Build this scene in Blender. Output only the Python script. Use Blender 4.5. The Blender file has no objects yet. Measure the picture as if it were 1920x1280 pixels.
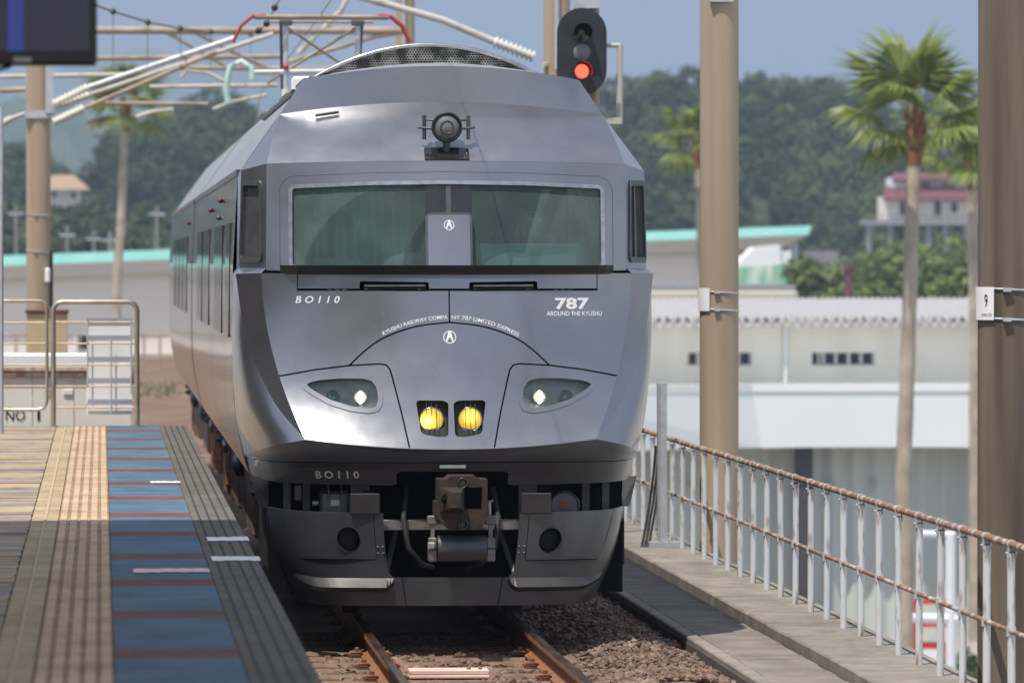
import bpy, bmesh, math, random
import numpy as np
from mathutils import Vector, Matrix, geometry
R = math.radians
random.seed(7); rng = np.random.default_rng(11)
sc = bpy.context.scene
COL = sc.collection

# ------------------------------------------------------------------ camera
FPX, PW, PH = 10667.0, 1920.0, 1280.0          # 200 mm lens on a 36 mm wide sensor
YAW = math.atan((960 - 190) / FPX)             # track direction vanishes left of the frame centre
PITCH = math.atan((640 - 492) / FPX)
CAMZ = 2.57                                    # eye height above the rail head (1.62 m above the platform)
cam_d = bpy.data.cameras.new('camera'); cam = bpy.data.objects.new('camera', cam_d); COL.objects.link(cam)
cam.location = (0, 0, CAMZ); cam.rotation_euler = (math.pi / 2 - PITCH, 0, -YAW)
cam_d.sensor_width = 36; cam_d.lens = 200; cam_d.clip_start = 0.5; cam_d.clip_end = 30000
cam_d.dof.use_dof = True; cam_d.dof.focus_distance = 39.9; cam_d.dof.aperture_fstop = 4.2
sc.camera = cam
CROT = cam.rotation_euler.to_matrix()

# ------------------------------------------------------------------ sky, sun, exposure
SUN = Vector((-.26, -.32, 1)).normalized()
w = bpy.data.worlds.new('World'); sc.world = w; w.use_nodes = True
nt = w.node_tree; bg = nt.nodes['Background']
sky = nt.nodes.new('ShaderNodeTexSky'); sky.sky_type = 'NISHITA'; sky.sun_disc = False
sky.sun_elevation = math.asin(SUN.z); sky.sun_rotation = math.atan2(SUN.x, SUN.y) % (2 * math.pi)
sky.air_density = 1.0; sky.dust_density = .6; sky.ozone_density = 4.0
# thin streaky cloud all over the sky
g_ = nt.nodes.new('ShaderNodeNewGeometry'); mp_ = nt.nodes.new('ShaderNodeMapping'); mp_.inputs['Scale'].default_value = (1.6, 1.6, 4.5)
tcw = nt.nodes.new('ShaderNodeTexCoord'); nt.links.new(tcw.outputs['Generated'], mp_.inputs[0])
nw = nt.nodes.new('ShaderNodeTexNoise'); nw.inputs['Scale'].default_value = 1.7; nw.inputs['Detail'].default_value = 5; nw.inputs['Roughness'].default_value = .55; nt.links.new(mp_.outputs[0], nw.inputs['Vector'])
crw = nt.nodes.new('ShaderNodeMapRange'); crw.inputs[1].default_value = .38; crw.inputs[2].default_value = .70; crw.inputs[3].default_value = .1; crw.inputs[4].default_value = .8; nt.links.new(nw.outputs['Fac'], crw.inputs[0])
mxw = nt.nodes.new('ShaderNodeMix'); mxw.data_type = 'RGBA'; nt.links.new(crw.outputs[0], mxw.inputs[0]); nt.links.new(sky.outputs[0], mxw.inputs[6]); mxw.inputs[7].default_value = (6.4, 6.2, 5.9, 1)
nt.links.new(mxw.outputs[2], bg.inputs[0]); bg.inputs[1].default_value = 0.125
sl = bpy.data.lights.new('sun', 'SUN'); sun = bpy.data.objects.new('sun', sl); COL.objects.link(sun)
sl.energy = 4.4; sl.angle = R(.53); sl.color = (1, .935, .82)
sun.rotation_euler = SUN.to_track_quat('Z', 'Y').to_euler(); sun.location = (-20, -20, 60)
sc.view_settings.view_transform = 'Standard'; sc.view_settings.look = 'None'
sc.view_settings.exposure = 0.42; sc.view_settings.gamma = 1.0; sc.view_settings.use_curve_mapping = False
sc.cycles.use_denoising = True
sc.cycles.max_bounces = 6; sc.cycles.diffuse_bounces = 3; sc.cycles.glossy_bounces = 3; sc.cycles.transparent_max_bounces = 10; sc.cycles.volume_bounces = 0
sc.cycles.sample_clamp_indirect = 8.0; sc.cycles.caustics_reflective = False; sc.cycles.caustics_refractive = False

def W(px, py, Y):                              # a point of the photograph at track distance Y
    v = CROT @ Vector(((px - 960) / FPX, -(py - 640) / FPX, -1))
    k = Y / v.y
    return Vector((v.x * k, Y, CAMZ + v.z * k))

# ------------------------------------------------------------------ helpers
def tag(o, label=None, cat=None, group=None, kind=None):
    if label: o['label'] = label
    if cat: o['category'] = cat
    if group: o['group'] = group
    if kind: o['kind'] = kind
    return o
def empty(name, loc=(0, 0, 0), rz=0, parent=None):
    o = bpy.data.objects.new(name, None); COL.objects.link(o); o.location = loc; o.rotation_euler = (0, 0, rz)
    o.empty_display_size = .1; o.parent = parent
    return o
def link(name, me, mat=None, parent=None, loc=None, rot=None):
    o = bpy.data.objects.new(name, me); COL.objects.link(o)
    if mat is not None and not me.materials: me.materials.append(MAT[mat] if isinstance(mat, str) else mat)
    o.parent = parent
    if loc is not None: o.location = loc
    if rot is not None: o.rotation_euler = rot
    return o
def copy_tree(o, parent=None):
    c = o.copy(); COL.objects.link(c); c.parent = parent
    for ch in list(o.children): copy_tree(ch, c)
    return c
class MB:
    def __init__(s): s.v = []; s.f = []; s.sm = []
    def add(s, vs, fs, smooth=False):
        b = len(s.v); s.v += [tuple(p) for p in vs]; s.f += [tuple(b + i for i in f) for f in fs]; s.sm += [smooth] * len(fs)
        return s
    def box(s, lo, hi, rz=0, bev=0):
        x0, y0, z0 = lo; x1, y1, z1 = hi
        if bev:
            b = min(bev, .45 * min(x1 - x0, y1 - y0, z1 - z0))
            vs = []; 
            for z, k in ((z0, b), (z0 + b, 0), (z1 - b, 0), (z1, b)):
                c = b + k * .0
                xa, xb, ya, yb = x0 + k, x1 - k, y0 + k, y1 - k
                vs += [(xa + b, ya, z), (xb - b, ya, z), (xb, ya + b, z), (xb, yb - b, z), (xb - b, yb, z), (xa + b, yb, z), (xa, yb - b, z), (xa, ya + b, z)]
            fs = [tuple(range(7, -1, -1)), tuple(range(24, 32))]
            for r in range(3):
                for i in range(8):
                    j = (i + 1) % 8; fs.append((r * 8 + i, r * 8 + j, r * 8 + 8 + j, r * 8 + 8 + i))
        else:
            vs = [(x0, y0, z0), (x1, y0, z0), (x1, y1, z0), (x0, y1, z0), (x0, y0, z1), (x1, y0, z1), (x1, y1, z1), (x0, y1, z1)]
            fs = [(3, 2, 1, 0), (4, 5, 6, 7), (0, 1, 5, 4), (1, 2, 6, 5), (2, 3, 7, 6), (3, 0, 4, 7)]
        if rz:
            cx, cy = (x0 + x1) / 2, (y0 + y1) / 2; c, q = math.cos(rz), math.sin(rz)
            vs = [(cx + (x - cx) * c - (y - cy) * q, cy + (x - cx) * q + (y - cy) * c, z) for x, y, z in vs]
        return s.add(vs, fs)
    def tube(s, pts, r, n=8, caps=True):
        pts = [Vector(p) for p in pts]; rs = r if isinstance(r, (list, tuple)) else [r] * len(pts)
        vs = []; prev = None
        for i, p in enumerate(pts):
            a = pts[max(i - 1, 0)]; b = pts[min(i + 1, len(pts) - 1)]; t = (b - a).normalized()
            if prev is None: nx = t.orthogonal().normalized()
            else: nx = (prev - t * prev.dot(t)); nx = nx.normalized() if nx.length > 1e-6 else t.orthogonal().normalized()
            prev = nx; ny = t.cross(nx)
            for k in range(n):
                an = 2 * math.pi * k / n; vs.append(p + (nx * math.cos(an) + ny * math.sin(an)) * rs[i])
        fs = []
        for i in range(len(pts) - 1):
            for k in range(n):
                j = (k + 1) % n; fs.append((i * n + k, i * n + j, i * n + n + j, i * n + n + k))
        b = len(s.v); s.add(vs, fs, True)
        if caps:
            s.add(vs[:n], [tuple(range(n - 1, -1, -1))]); s.add(vs[-n:], [tuple(range(n))])
        return s
    def cyl(s, p0, p1, r, n=16): return s.tube([p0, p1], r, n)
    def prism(s, poly, fn, t0, t1):            # polygon in 2-D, fn(a,b,t) -> 3-D, between t0 and t1
        n = len(poly); vs = [fn(a, b, t0) for a, b in poly] + [fn(a, b, t1) for a, b in poly]
        fs = [tuple(range(n - 1, -1, -1)), tuple(range(n, 2 * n))] + [(i, (i + 1) % n, n + (i + 1) % n, n + i) for i in range(n)]
        return s.add(vs, fs)
    def grid(s, nu, nv, fn, smooth=True, flip=False):
        vs = [fn(i / nu, j / nv) for j in range(nv + 1) for i in range(nu + 1)]; fs = []
        for j in range(nv):
            for i in range(nu):
                a = j * (nu + 1) + i; q = (a, a + 1, a + nu + 2, a + nu + 1); fs.append(q[::-1] if flip else q)
        return s.add(vs, fs, smooth)
    def sphere(s, c, r, n=12, m=8):
        c = Vector(c); rx, ry, rz = r if isinstance(r, (tuple, list)) else (r, r, r)
        return s.grid(n, m, lambda a, b: c + Vector((rx * math.cos(2 * math.pi * a) * math.sin(math.pi * b), ry * math.sin(2 * math.pi * a) * math.sin(math.pi * b), -rz * math.cos(math.pi * b))))
    def mesh(s, name):
        me = bpy.data.meshes.new(name); me.from_pydata([tuple(p) for p in s.v], [], s.f)
        me.polygons.foreach_set('use_smooth', s.sm); me.validate(clean_customdata=False); me.update()
        return me
    def build(s, name, mat, parent=None, loc=None, rot=None, fix=True):
        me = s.mesh(name)
        if fix:
            bm = bmesh.new(); bm.from_mesh(me); bmesh.ops.recalc_face_normals(bm, faces=bm.faces); bm.to_mesh(me); bm.free()
        return link(name, me, mat, parent, loc, rot)

# ------------------------------------------------------------------ materials
MAT = {}
def M(name, col, rough=.6, metal=0., var=.15, scale=6., col2=None, bump=0., bscale=60., coat=0., stretch=(1, 1, 1), detail=4., bstretch=None, spec=.5, lo=.35, hi=.65, island=0.):
    m = bpy.data.materials.new(name); m.use_nodes = True; MAT[name] = m
    t = m.node_tree; N = t.nodes; L = t.links; p = N['Principled BSDF']
    tc = N.new('ShaderNodeTexCoord'); mp = N.new('ShaderNodeMapping'); mp.inputs['Scale'].default_value = stretch
    L.new(tc.outputs['Object'], mp.inputs[0])
    nz = N.new('ShaderNodeTexNoise'); nz.inputs['Scale'].default_value = scale; nz.inputs['Detail'].default_value = detail
    L.new(mp.outputs[0], nz.inputs['Vector'])
    cr = N.new('ShaderNodeValToRGB'); cr.color_ramp.elements[0].position = lo; cr.color_ramp.elements[1].position = hi
    c2 = col2 if col2 else tuple(min(1, c * (1 + var)) for c in col)
    c1 = col if col2 else tuple(c * (1 - var) for c in col)
    cr.color_ramp.elements[0].color = (*c1, 1); cr.color_ramp.elements[1].color = (*c2, 1)
    L.new(nz.outputs['Fac'], cr.inputs[0]); out = cr.outputs[0]
    if island:
        g = N.new('ShaderNodeNewGeometry'); mr = N.new('ShaderNodeMapRange'); mr.inputs[3].default_value = 1 - island; mr.inputs[4].default_value = 1 + island
        L.new(g.outputs['Random Per Island'], mr.inputs[0]); vm = N.new('ShaderNodeVectorMath'); vm.operation = 'SCALE'
        L.new(out, vm.inputs[0]); L.new(mr.outputs[0], vm.inputs['Scale']); out = vm.outputs[0]
    L.new(out, p.inputs['Base Color'])
    p.inputs['Roughness'].default_value = rough; p.inputs['Metallic'].default_value = metal
    p.inputs['Specular IOR Level'].default_value = spec
    if coat: p.inputs['Coat Weight'].default_value = coat; p.inputs['Coat Roughness'].default_value = .06
    if bump:
        mb = N.new('ShaderNodeMapping'); mb.inputs['Scale'].default_value = bstretch or stretch; L.new(tc.outputs['Object'], mb.inputs[0])
        bn = N.new('ShaderNodeTexNoise'); bn.inputs['Scale'].default_value = bscale; bn.inputs['Detail'].default_value = 3; L.new(mb.outputs[0], bn.inputs['Vector'])
        b = N.new('ShaderNodeBump'); b.inputs['Strength'].default_value = min(bump, 1); b.inputs['Distance'].default_value = .01 * max(bump, 1)
        L.new(bn.outputs['Fac'], b.inputs['Height']); L.new(b.outputs[0], p.inputs['Normal'])
    return m
def EM(name, col, strength, var=0, scale=40):
    m = M(name, (.02, .02, .02), rough=.4); p = m.node_tree.nodes['Principled BSDF']
    p.inputs['Emission Color'].default_value = (*col, 1); p.inputs['Emission Strength'].default_value = strength
    return m
def transl(m, amt):                            # leaves let some light through
    t = m.node_tree; p = t.nodes['Principled BSDF']; o = t.nodes['Material Output']
    tr = t.nodes.new('ShaderNodeBsdfTranslucent'); mx = t.nodes.new('ShaderNodeMixShader'); mx.inputs[0].default_value = amt
    src = p.inputs['Base Color'].links[0].from_socket; t.links.new(src, tr.inputs[0])
    t.links.new(p.outputs[0], mx.inputs[1]); t.links.new(tr.outputs[0], mx.inputs[2]); t.links.new(mx.outputs[0], o.inputs[0])

M('paint', (.285, .288, .314), rough=.25, metal=.88, var=.06, scale=2.2, coat=.4, bump=.05, bscale=2.2, detail=7)
def weather(m, r0, r1):                         # uneven gloss and fine specks of road dirt
    t = m.node_tree; N = t.nodes; L = t.links; p = N['Principled BSDF']; tc = [n for n in N if n.type == 'TEX_COORD'][0]
    nz = N.new('ShaderNodeTexNoise'); nz.inputs['Scale'].default_value = 3.5; nz.inputs['Detail'].default_value = 8; nz.inputs['Roughness'].default_value = .65; L.new(tc.outputs['Object'], nz.inputs['Vector'])
    mr = N.new('ShaderNodeMapRange'); mr.inputs[1].default_value = .3; mr.inputs[2].default_value = .7; mr.inputs[3].default_value = r0; mr.inputs[4].default_value = r1; L.new(nz.outputs['Fac'], mr.inputs[0]); L.new(mr.outputs[0], p.inputs['Roughness'])
    vo = N.new('ShaderNodeTexVoronoi'); vo.inputs['Scale'].default_value = 26; L.new(tc.outputs['Object'], vo.inputs['Vector'])
    n2 = N.new('ShaderNodeTexNoise'); n2.inputs['Scale'].default_value = 6; L.new(tc.outputs['Object'], n2.inputs['Vector'])
    th = N.new('ShaderNodeMath'); th.operation = 'MULTIPLY_ADD'; th.inputs[1].default_value = .38; th.inputs[2].default_value = -.135; L.new(n2.outputs['Fac'], th.inputs[0])
    lt = N.new('ShaderNodeMath'); lt.operation = 'LESS_THAN'; L.new(vo.outputs['Distance'], lt.inputs[0]); L.new(th.outputs[0], lt.inputs[1])
    sc_ = N.new('ShaderNodeMath'); sc_.operation = 'MULTIPLY'; sc_.inputs[1].default_value = .3; L.new(lt.outputs[0], sc_.inputs[0])
    src = p.inputs['Base Color'].links[0].from_socket; mx = N.new('ShaderNodeMix'); mx.data_type = 'RGBA'; L.new(sc_.outputs[0], mx.inputs[0]); L.new(src, mx.inputs[6]); mx.inputs[7].default_value = (.09, .075, .06, 1); L.new(mx.outputs[2], p.inputs['Base Color'])
weather(MAT['paint'], .26, .36)
M('paint_shaded', (.038, .038, .041), rough=.33, metal=.4, var=.10, scale=3, coat=.3)  # body paint, with the downturned panels' shade and dark reflection in its colour
M('side_metal', (.20, .175, .155), rough=.09, metal=.85, var=.10, scale=2, bump=.22, bscale=5, bstretch=(1, 1.6, .08), stretch=(1, 1, .1))
M('roof_paint', (.33, .34, .35), rough=.45, metal=.5, var=.12, scale=2)
M('trim', (.45, .45, .47), rough=.28, metal=.9, var=.15, scale=20)
M('black', (.012, .012, .013), rough=.45, var=.2)
M('black_gloss', (.02, .02, .022), rough=.15, var=.2, coat=.5)
M('rubber', (.02, .02, .02), rough=.7)
M('dark_void', (.006, .006, .006), rough=.95, spec=.1)
M('white_letter', (.80, .81, .82), rough=.5, var=.03)
M('grey_letter', (.30, .30, .28), rough=.6, var=.06)
M('steel_grey', (.10, .103, .11), rough=.45, metal=.55, var=.15, scale=9, bump=.1, bscale=30)
M('steel_light', (.36, .355, .35), rough=.5, metal=.4, var=.15, scale=12)
M('rust_brown', (.14, .072, .045), rough=.75, var=.3, scale=12, col2=(.26, .11, .055), bump=.4, bscale=40)
M('coupler', (.034, .026, .023), rough=.7, metal=.2, scale=14, col2=(.075, .033, .021), bump=.35, bscale=30, lo=.45, hi=.7)
M('underfloor', (.10, .062, .045), rough=.8, scale=3, col2=(.17, .10, .065), bump=.3, bscale=20)
M('wheel', (.12, .075, .055), rough=.55, metal=.4, var=.2)
M('cab_grey', (.30, .42, .40), rough=.6, var=.1)
M('cab_dark', (.035, .045, .05), rough=.8, var=.1)
M('curtain', (.42, .55, .49), rough=.9, scale=9, col2=(.60, .64, .54), stretch=(1, 1, .05))
M('uniform', (.022, .026, .045), rough=.85, var=.2)
M('skin', (.46, .27, .19), rough=.55, var=.06)
M('shirt', (.7, .7, .7), rough=.8)
M('hair', (.012, .01, .009), rough=.6)
M('gold', (.7, .5, .14), rough=.3, metal=1)
M('lamp_chrome', (.75, .75, .74), rough=.12, metal=1, var=.05)
M('lamp_green', (.16, .28, .24), rough=.2, metal=.5, var=.2)
EM('lamp_white', (1, .95, .8), 12)
EM('lamp_glow', (1, .90, .55), 1.1)
M('red_marker', (.10, .022, .018), rough=.3)
EM('signal_red', (1, .045, .02), 4.5)
M('signal_dark', (.02, .022, .03), rough=.55, var=.15)
M('lens_grey', (.16, .16, .175), rough=.25)
M('pole', (.335, .258, .180), rough=.85, scale=2.2, col2=(.42, .325, .232), bump=.25, bscale=90, stretch=(3, 3, .12), detail=7)
M('pole_old', (.09, .068, .05), rough=.9, scale=2.0, col2=(.20, .155, .11), bump=.6, bscale=70, stretch=(3, 3, .15), detail=8, lo=.38, hi=.62)
M('concrete', (.21, .185, .155), rough=.9, scale=4, col2=(.28, .248, .21), bump=.5, bscale=70)
M('walk_concrete', (.185, .16, .135), rough=.9, scale=3, col2=(.24, .208, .178), bump=.4, bscale=80)
M('joint_dark', (.07, .062, .055), rough=.95)
M('galv', (.50, .52, .55), rough=.5, metal=.35, var=.1, scale=12)
M('rail_paint', (.45, .46, .49), rough=.65, scale=5, col2=(.52, .53, .55), stretch=(1, 1, .3))
M('rail_rust', (.26, .145, .09), rough=.8, scale=7, col2=(.52, .50, .49), bump=.3, bscale=60, lo=.50, hi=.66)
M('post_rust', (.64, .655, .68), rough=.7, scale=8, col2=(.27, .17, .11), stretch=(2.6, 2.6, .5), lo=.52, hi=.66, detail=6)
M('ballast', (.125, .072, .05), rough=.9, scale=3, col2=(.23, .16, .12), bump=.4, bscale=60, island=.45)
M('ballast_bed', (.13, .085, .062), rough=.95, scale=30, col2=(.22, .16, .125), bump=1, bscale=30)
M('rail_web', (.20, .085, .04), rough=.75, var=.3, scale=9, col2=(.27, .125, .06))
M('rail_head', (.20, .12, .08), rough=.32, metal=.7, scale=3, col2=(.05, .045, .045), stretch=(6, .6, 1), lo=.4, hi=.6)
M('sleeper', (.18, .115, .08), rough=.9, var=.25, scale=9)
M('pink_board', (.62, .42, .35), rough=.75, scale=10, col2=(.72, .55, .48), stretch=(.3, 2, 2))
M('tile_salmon', (.52, .365, .235), rough=.85, scale=5, col2=(.60, .43, .285), bump=.2, bscale=90)
M('tile_salmon_dirt', (.26, .175, .115), rough=.9, scale=6, col2=(.38, .265, .18), bump=.2, bscale=90)
M('tile_beige', (.40, .30, .18), rough=.85, scale=4, col2=(.46, .36, .22), bump=.2, bscale=90)
M('tile_ridge', (.46, .36, .22), rough=.8, var=.1)
M('tile_blue', (.072, .135, .20), rough=.8, scale=3, col2=(.09, .16, .23), bump=.2, bscale=90)
M('tile_red', (.17, .055, .042), rough=.8, var=.2, bump=.2, bscale=90)
M('tile_edge', (.11, .098, .08), rough=.88, scale=5, col2=(.15, .132, .106), bump=.3, bscale=90)
M('tile_edge_groove', (.045, .048, .058), rough=.9, var=.2)
M('tile_brown', (.31, .23, .145), rough=.85, scale=4, col2=(.38, .29, .185), bump=.2, bscale=90)
M('tile_tan', (.42, .315, .195), rough=.85, scale=4, col2=(.47, .36, .235), bump=.2, bscale=90)
M('tile_grey', (.20, .21, .23), rough=.85, var=.15, bump=.2, bscale=90)
M('mortar', (.16, .13, .10), rough=.95, var=.2)
M('tape', (.85, .85, .83), rough=.5, var=.05)
M('tape_red', (.85, .72, .70), rough=.5, scale=20, col2=(.75, .45, .42))
M('monitor_black', (.010, .010, .011), rough=.35)
M('gate_steel', (.46, .385, .29), rough=.3, metal=.85, scale=4, col2=(.60, .54, .45))
M('gate_bar', (.55, .40, .27), rough=.5, metal=.4, scale=8, col2=(.66, .56, .44))
M('board_white', (.88, .88, .90), rough=.5, var=.03)
M('cabinet', (.74, .715, .64), rough=.6, scale=3, col2=(.79, .77, .70))
M('cabinet_rust', (.42, .21, .10), rough=.8, scale=14, col2=(.66, .58, .48))
M('cream_box', (.55, .44, .27), rough=.7, var=.06)
M('maroon', (.12, .04, .035), rough=.7)
M('wall_pink', (.72, .62, .565), rough=.85, scale=.3, col2=(.77, .675, .62))
M('soffit', (.52, .48, .45), rough=.8, var=.06)
M('teal_roof', (.22, .55, .50), rough=.45, scale=.8, col2=(.28, .60, .55))
M('wall_cream', (.72, .67, .56), rough=.8, scale=.9, col2=(.84, .80, .70), stretch=(1, 1, .25), detail=8, lo=.25, hi=.55)
M('white_wall', (.78, .79, .79), rough=.7, scale=.2, col2=(.83, .84, .84))
M('fascia', (.74, .77, .775), rough=.55, scale=.25, col2=(.78, .81, .81), stretch=(1, 1, .3))
M('corrugated', (.48, .50, .475), rough=.6, scale=.4, col2=(.56, .58, .55), stretch=(1, 1, .2))
M('tile_roof_grey', (.36, .36, .37), rough=.7, var=.1)
M('pan_tile', (.44, .42, .38), rough=.75, scale=3, col2=(.55, .53, .50))
M('roof_dark', (.10, .095, .11), rough=.8, var=.15)
M('roof_red', (.15, .05, .055), rough=.7, var=.2)
M('roof_brown', (.36, .24, .17), rough=.8, var=.2)
M('window_dark', (.018, .022, .026), rough=.1, var=.2, spec=.35)
M('beige_band', (.46, .43, .34), rough=.8, var=.06)
M('concrete_far', (.26, .265, .28), rough=.85, var=.08)
M('palm_trunk', (.33, .26, .195), rough=.95, scale=2.0, col2=(.47, .395, .315), bump=1, bscale=14, bstretch=(.4, .4, 4))
M('palm_boot', (.16, .06, .03), rough=.9, scale=5, col2=(.26, .12, .05))
transl(M('palm_leaf', (.16, .215, .045), rough=.45, scale=.9, col2=(.30, .34, .09), island=.3), .4)
transl(M('palm_dry', (.28, .20, .06), rough=.7, var=.3), .25)
M('petiole', (.22, .26, .08), rough=.55)
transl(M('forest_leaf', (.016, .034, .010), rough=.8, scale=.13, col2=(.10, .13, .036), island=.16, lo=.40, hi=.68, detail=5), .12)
transl(M('bush_leaf', (.085, .13, .035), rough=.7, scale=.5, col2=(.16, .21, .06), island=.35), .25)
M('trunk', (.10, .075, .055), rough=.95, var=.25)
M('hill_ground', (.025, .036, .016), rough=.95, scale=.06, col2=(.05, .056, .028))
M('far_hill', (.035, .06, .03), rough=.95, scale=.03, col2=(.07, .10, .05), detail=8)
M('ground', (.30, .285, .26), rough=.95, scale=.05, col2=(.36, .345, .32))
M('embank', (.13, .078, .048), rough=.95, scale=1.4, col2=(.21, .135, .085), bump=1, bscale=14)
transl(M('grass', (.10, .16, .035), rough=.8, var=.3, scale=3, island=.4), .3)
M('red_machine', (.55, .03, .03), rough=.35, var=.06)
M('display', (.45, .55, .58), rough=.2, scale=7, col2=(.70, .62, .45))
M('white_pipe', (.74, .75, .80), rough=.5, var=.04)
M('green_sheet', (.06, .36, .20), rough=.7, scale=1.2, col2=(.60, .70, .62), stretch=(2, 1, .3))
M('wire', (.20, .155, .13), rough=.6, var=.2)
M('ohle_tube', (.50, .475, .43), rough=.6, scale=3, col2=(.36, .26, .18), stretch=(1, 1, 1), lo=.50, hi=.72)
M('ohle_rust', (.30, .215, .155), rough=.7, scale=3, col2=(.42, .35, .28))
M('insulator', (.70, .68, .60), rough=.25, var=.05)
M('pan_red', (.38, .05, .055), rough=.5)
M('pale_green', (.45, .62, .58), rough=.4)
M('canopy', (.70, .69, .66), rough=.8, var=.08)
M('skirt_paint', (.12, .127, .138), rough=.32, metal=.7, var=.12, scale=4, bump=.05, bscale=6)
M('coupler_box', (.034, .028, .029), rough=.6, metal=.3, var=.2)
M('steel_light2', (.20, .185, .17), rough=.5, metal=.4, var=.2, scale=12)
def fog_mat(name, cx, cz, hx, hz, hot):
    m = EM(name, (1, .62, .06), 1.); t = m.node_tree; p = t.nodes['Principled BSDF']; N = t.nodes; L = t.links
    tc = N.new('ShaderNodeTexCoord'); sp = N.new('ShaderNodeSeparateXYZ'); L.new(tc.outputs['Object'], sp.inputs[0])
    def mt(op, a, b=None):
        n = N.new('ShaderNodeMath'); n.operation = op
        for k, v in enumerate((a, b)):
            if v is None: continue
            if isinstance(v, (int, float)): n.inputs[k].default_value = v
            else: L.new(v, n.inputs[k])
        return n.outputs[0]
    def dist(x, z):
        a = mt('SUBTRACT', sp.outputs[0], x); b = mt('SUBTRACT', sp.outputs[2], z); return mt('SQRT', mt('ADD', mt('MULTIPLY', a, a), mt('MULTIPLY', b, b)))
    g1 = mt('POWER', 2.718, mt('MULTIPLY', mt('POWER', mt('DIVIDE', dist(cx + hx, cz + hz), .034), 2.), -1.))
    flute = mt('ADD', .8, mt('MULTIPLY', mt('SINE', mt('MULTIPLY', sp.outputs[0], 420.)), .2))
    rim = mt('SUBTRACT', 1.15, mt('MULTIPLY', mt('DIVIDE', dist(cx, cz), .08), .45))
    L.new(mt('ADD', mt('MULTIPLY', mt('MULTIPLY', flute, rim), 1.05), mt('MULTIPLY', g1, hot)), p.inputs['Emission Strength'])
def _scr():
    m = M('screen_dark', (.012, .010, .022), rough=.12, var=.2); t = m.node_tree; p = t.nodes['Principled BSDF']
    tc = t.nodes.new('ShaderNodeTexCoord'); sp = t.nodes.new('ShaderNodeSeparateXYZ'); t.links.new(tc.outputs['Object'], sp.inputs[0])
    cr = t.nodes.new('ShaderNodeValToRGB'); e = cr.color_ramp.elements; e[0].color = (.004, .003, .012, 1); e[1].color = (.010, .006, .012, 1)
    cr.color_ramp.interpolation = 'CONSTANT'
    for pos, c in ((.52, (.008, .02, .16, 1)), (.60, (.006, .004, .014, 1))):
        k = e.new(pos); k.color = c
    mr = t.nodes.new('ShaderNodeMapRange'); mr.inputs[1].default_value = -.75; mr.inputs[2].default_value = .0
    t.links.new(sp.outputs[0], mr.inputs[0]); t.links.new(mr.outputs[0], cr.inputs[0]); t.links.new(cr.outputs[0], p.inputs['Emission Color']); p.inputs['Emission Strength'].default_value = 1.0
_scr()
M('ridge_paint', (.05, .049, .05), rough=.4, metal=.3, var=.12, scale=6)
M('mountain_hazed', (.11, .125, .17), rough=.95, scale=.006, col2=(.14, .15, .19), detail=6)  # haze put into the colour: lighter and bluer than the nearer hills
M('shed_column', (.055, .048, .055), rough=.7, var=.2)
M('side_win', (.085, .078, .07), rough=.08, metal=.9, var=.2)
def worldify(names, rnd, stain=.25):            # texture runs on across neighbouring pieces; each piece a slightly different shade
    for nm in names:
        m = MAT[nm]; t = m.node_tree; N = t.nodes; L = t.links; p = N['Principled BSDF']; tc = [n for n in N if n.type == 'TEX_COORD'][0]
        g = N.new('ShaderNodeNewGeometry')
        for l in list(tc.outputs['Object'].links): L.new(g.outputs['Position'], l.to_socket)
        oi = N.new('ShaderNodeObjectInfo'); mr = N.new('ShaderNodeMapRange'); mr.inputs[3].default_value = 1 - rnd; mr.inputs[4].default_value = 1 + rnd; L.new(oi.outputs['Random'], mr.inputs[0])
        nz = N.new('ShaderNodeTexNoise'); nz.inputs['Scale'].default_value = 1.1; nz.inputs['Detail'].default_value = 9; nz.inputs['Roughness'].default_value = .7; mp = N.new('ShaderNodeMapping'); mp.inputs['Scale'].default_value = (2.5, .8, 1); L.new(g.outputs['Position'], mp.inputs[0]); L.new(mp.outputs[0], nz.inputs['Vector'])
        m2 = N.new('ShaderNodeMapRange'); m2.inputs[1].default_value = .35; m2.inputs[2].default_value = .6; m2.inputs[3].default_value = 1 - stain; m2.inputs[4].default_value = 1.04; L.new(nz.outputs['Fac'], m2.inputs[0])
        mu = N.new('ShaderNodeMath'); mu.operation = 'MULTIPLY'; L.new(mr.outputs[0], mu.inputs[0]); L.new(m2.outputs[0], mu.inputs[1])
        src = p.inputs['Base Color'].links[0].from_socket; vm = N.new('ShaderNodeVectorMath'); vm.operation = 'SCALE'; L.new(src, vm.inputs[0]); L.new(mu.outputs[0], vm.inputs['Scale']); L.new(vm.outputs[0], p.inputs['Base Color'])
worldify(('tile_salmon', 'tile_salmon_dirt', 'tile_beige', 'tile_blue', 'tile_red', 'tile_edge', 'tile_brown', 'tile_tan', 'tile_grey', 'walk_concrete', 'concrete'), .09, .28)
def _canopy():                                  # translucent sheet roof: part of the sunlight comes through
    t = MAT['canopy'].node_tree; p = t.nodes['Principled BSDF']; o = t.nodes['Material Output']
    tr = t.nodes.new('ShaderNodeBsdfTransparent'); tr.inputs[0].default_value = (.95, .93, .88, 1); mx = t.nodes.new('ShaderNodeMixShader'); mx.inputs[0].default_value = .22
    t.links.new(p.outputs[0], mx.inputs[1]); t.links.new(tr.outputs[0], mx.inputs[2]); t.links.new(mx.outputs[0], o.inputs[0])
_canopy()
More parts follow.
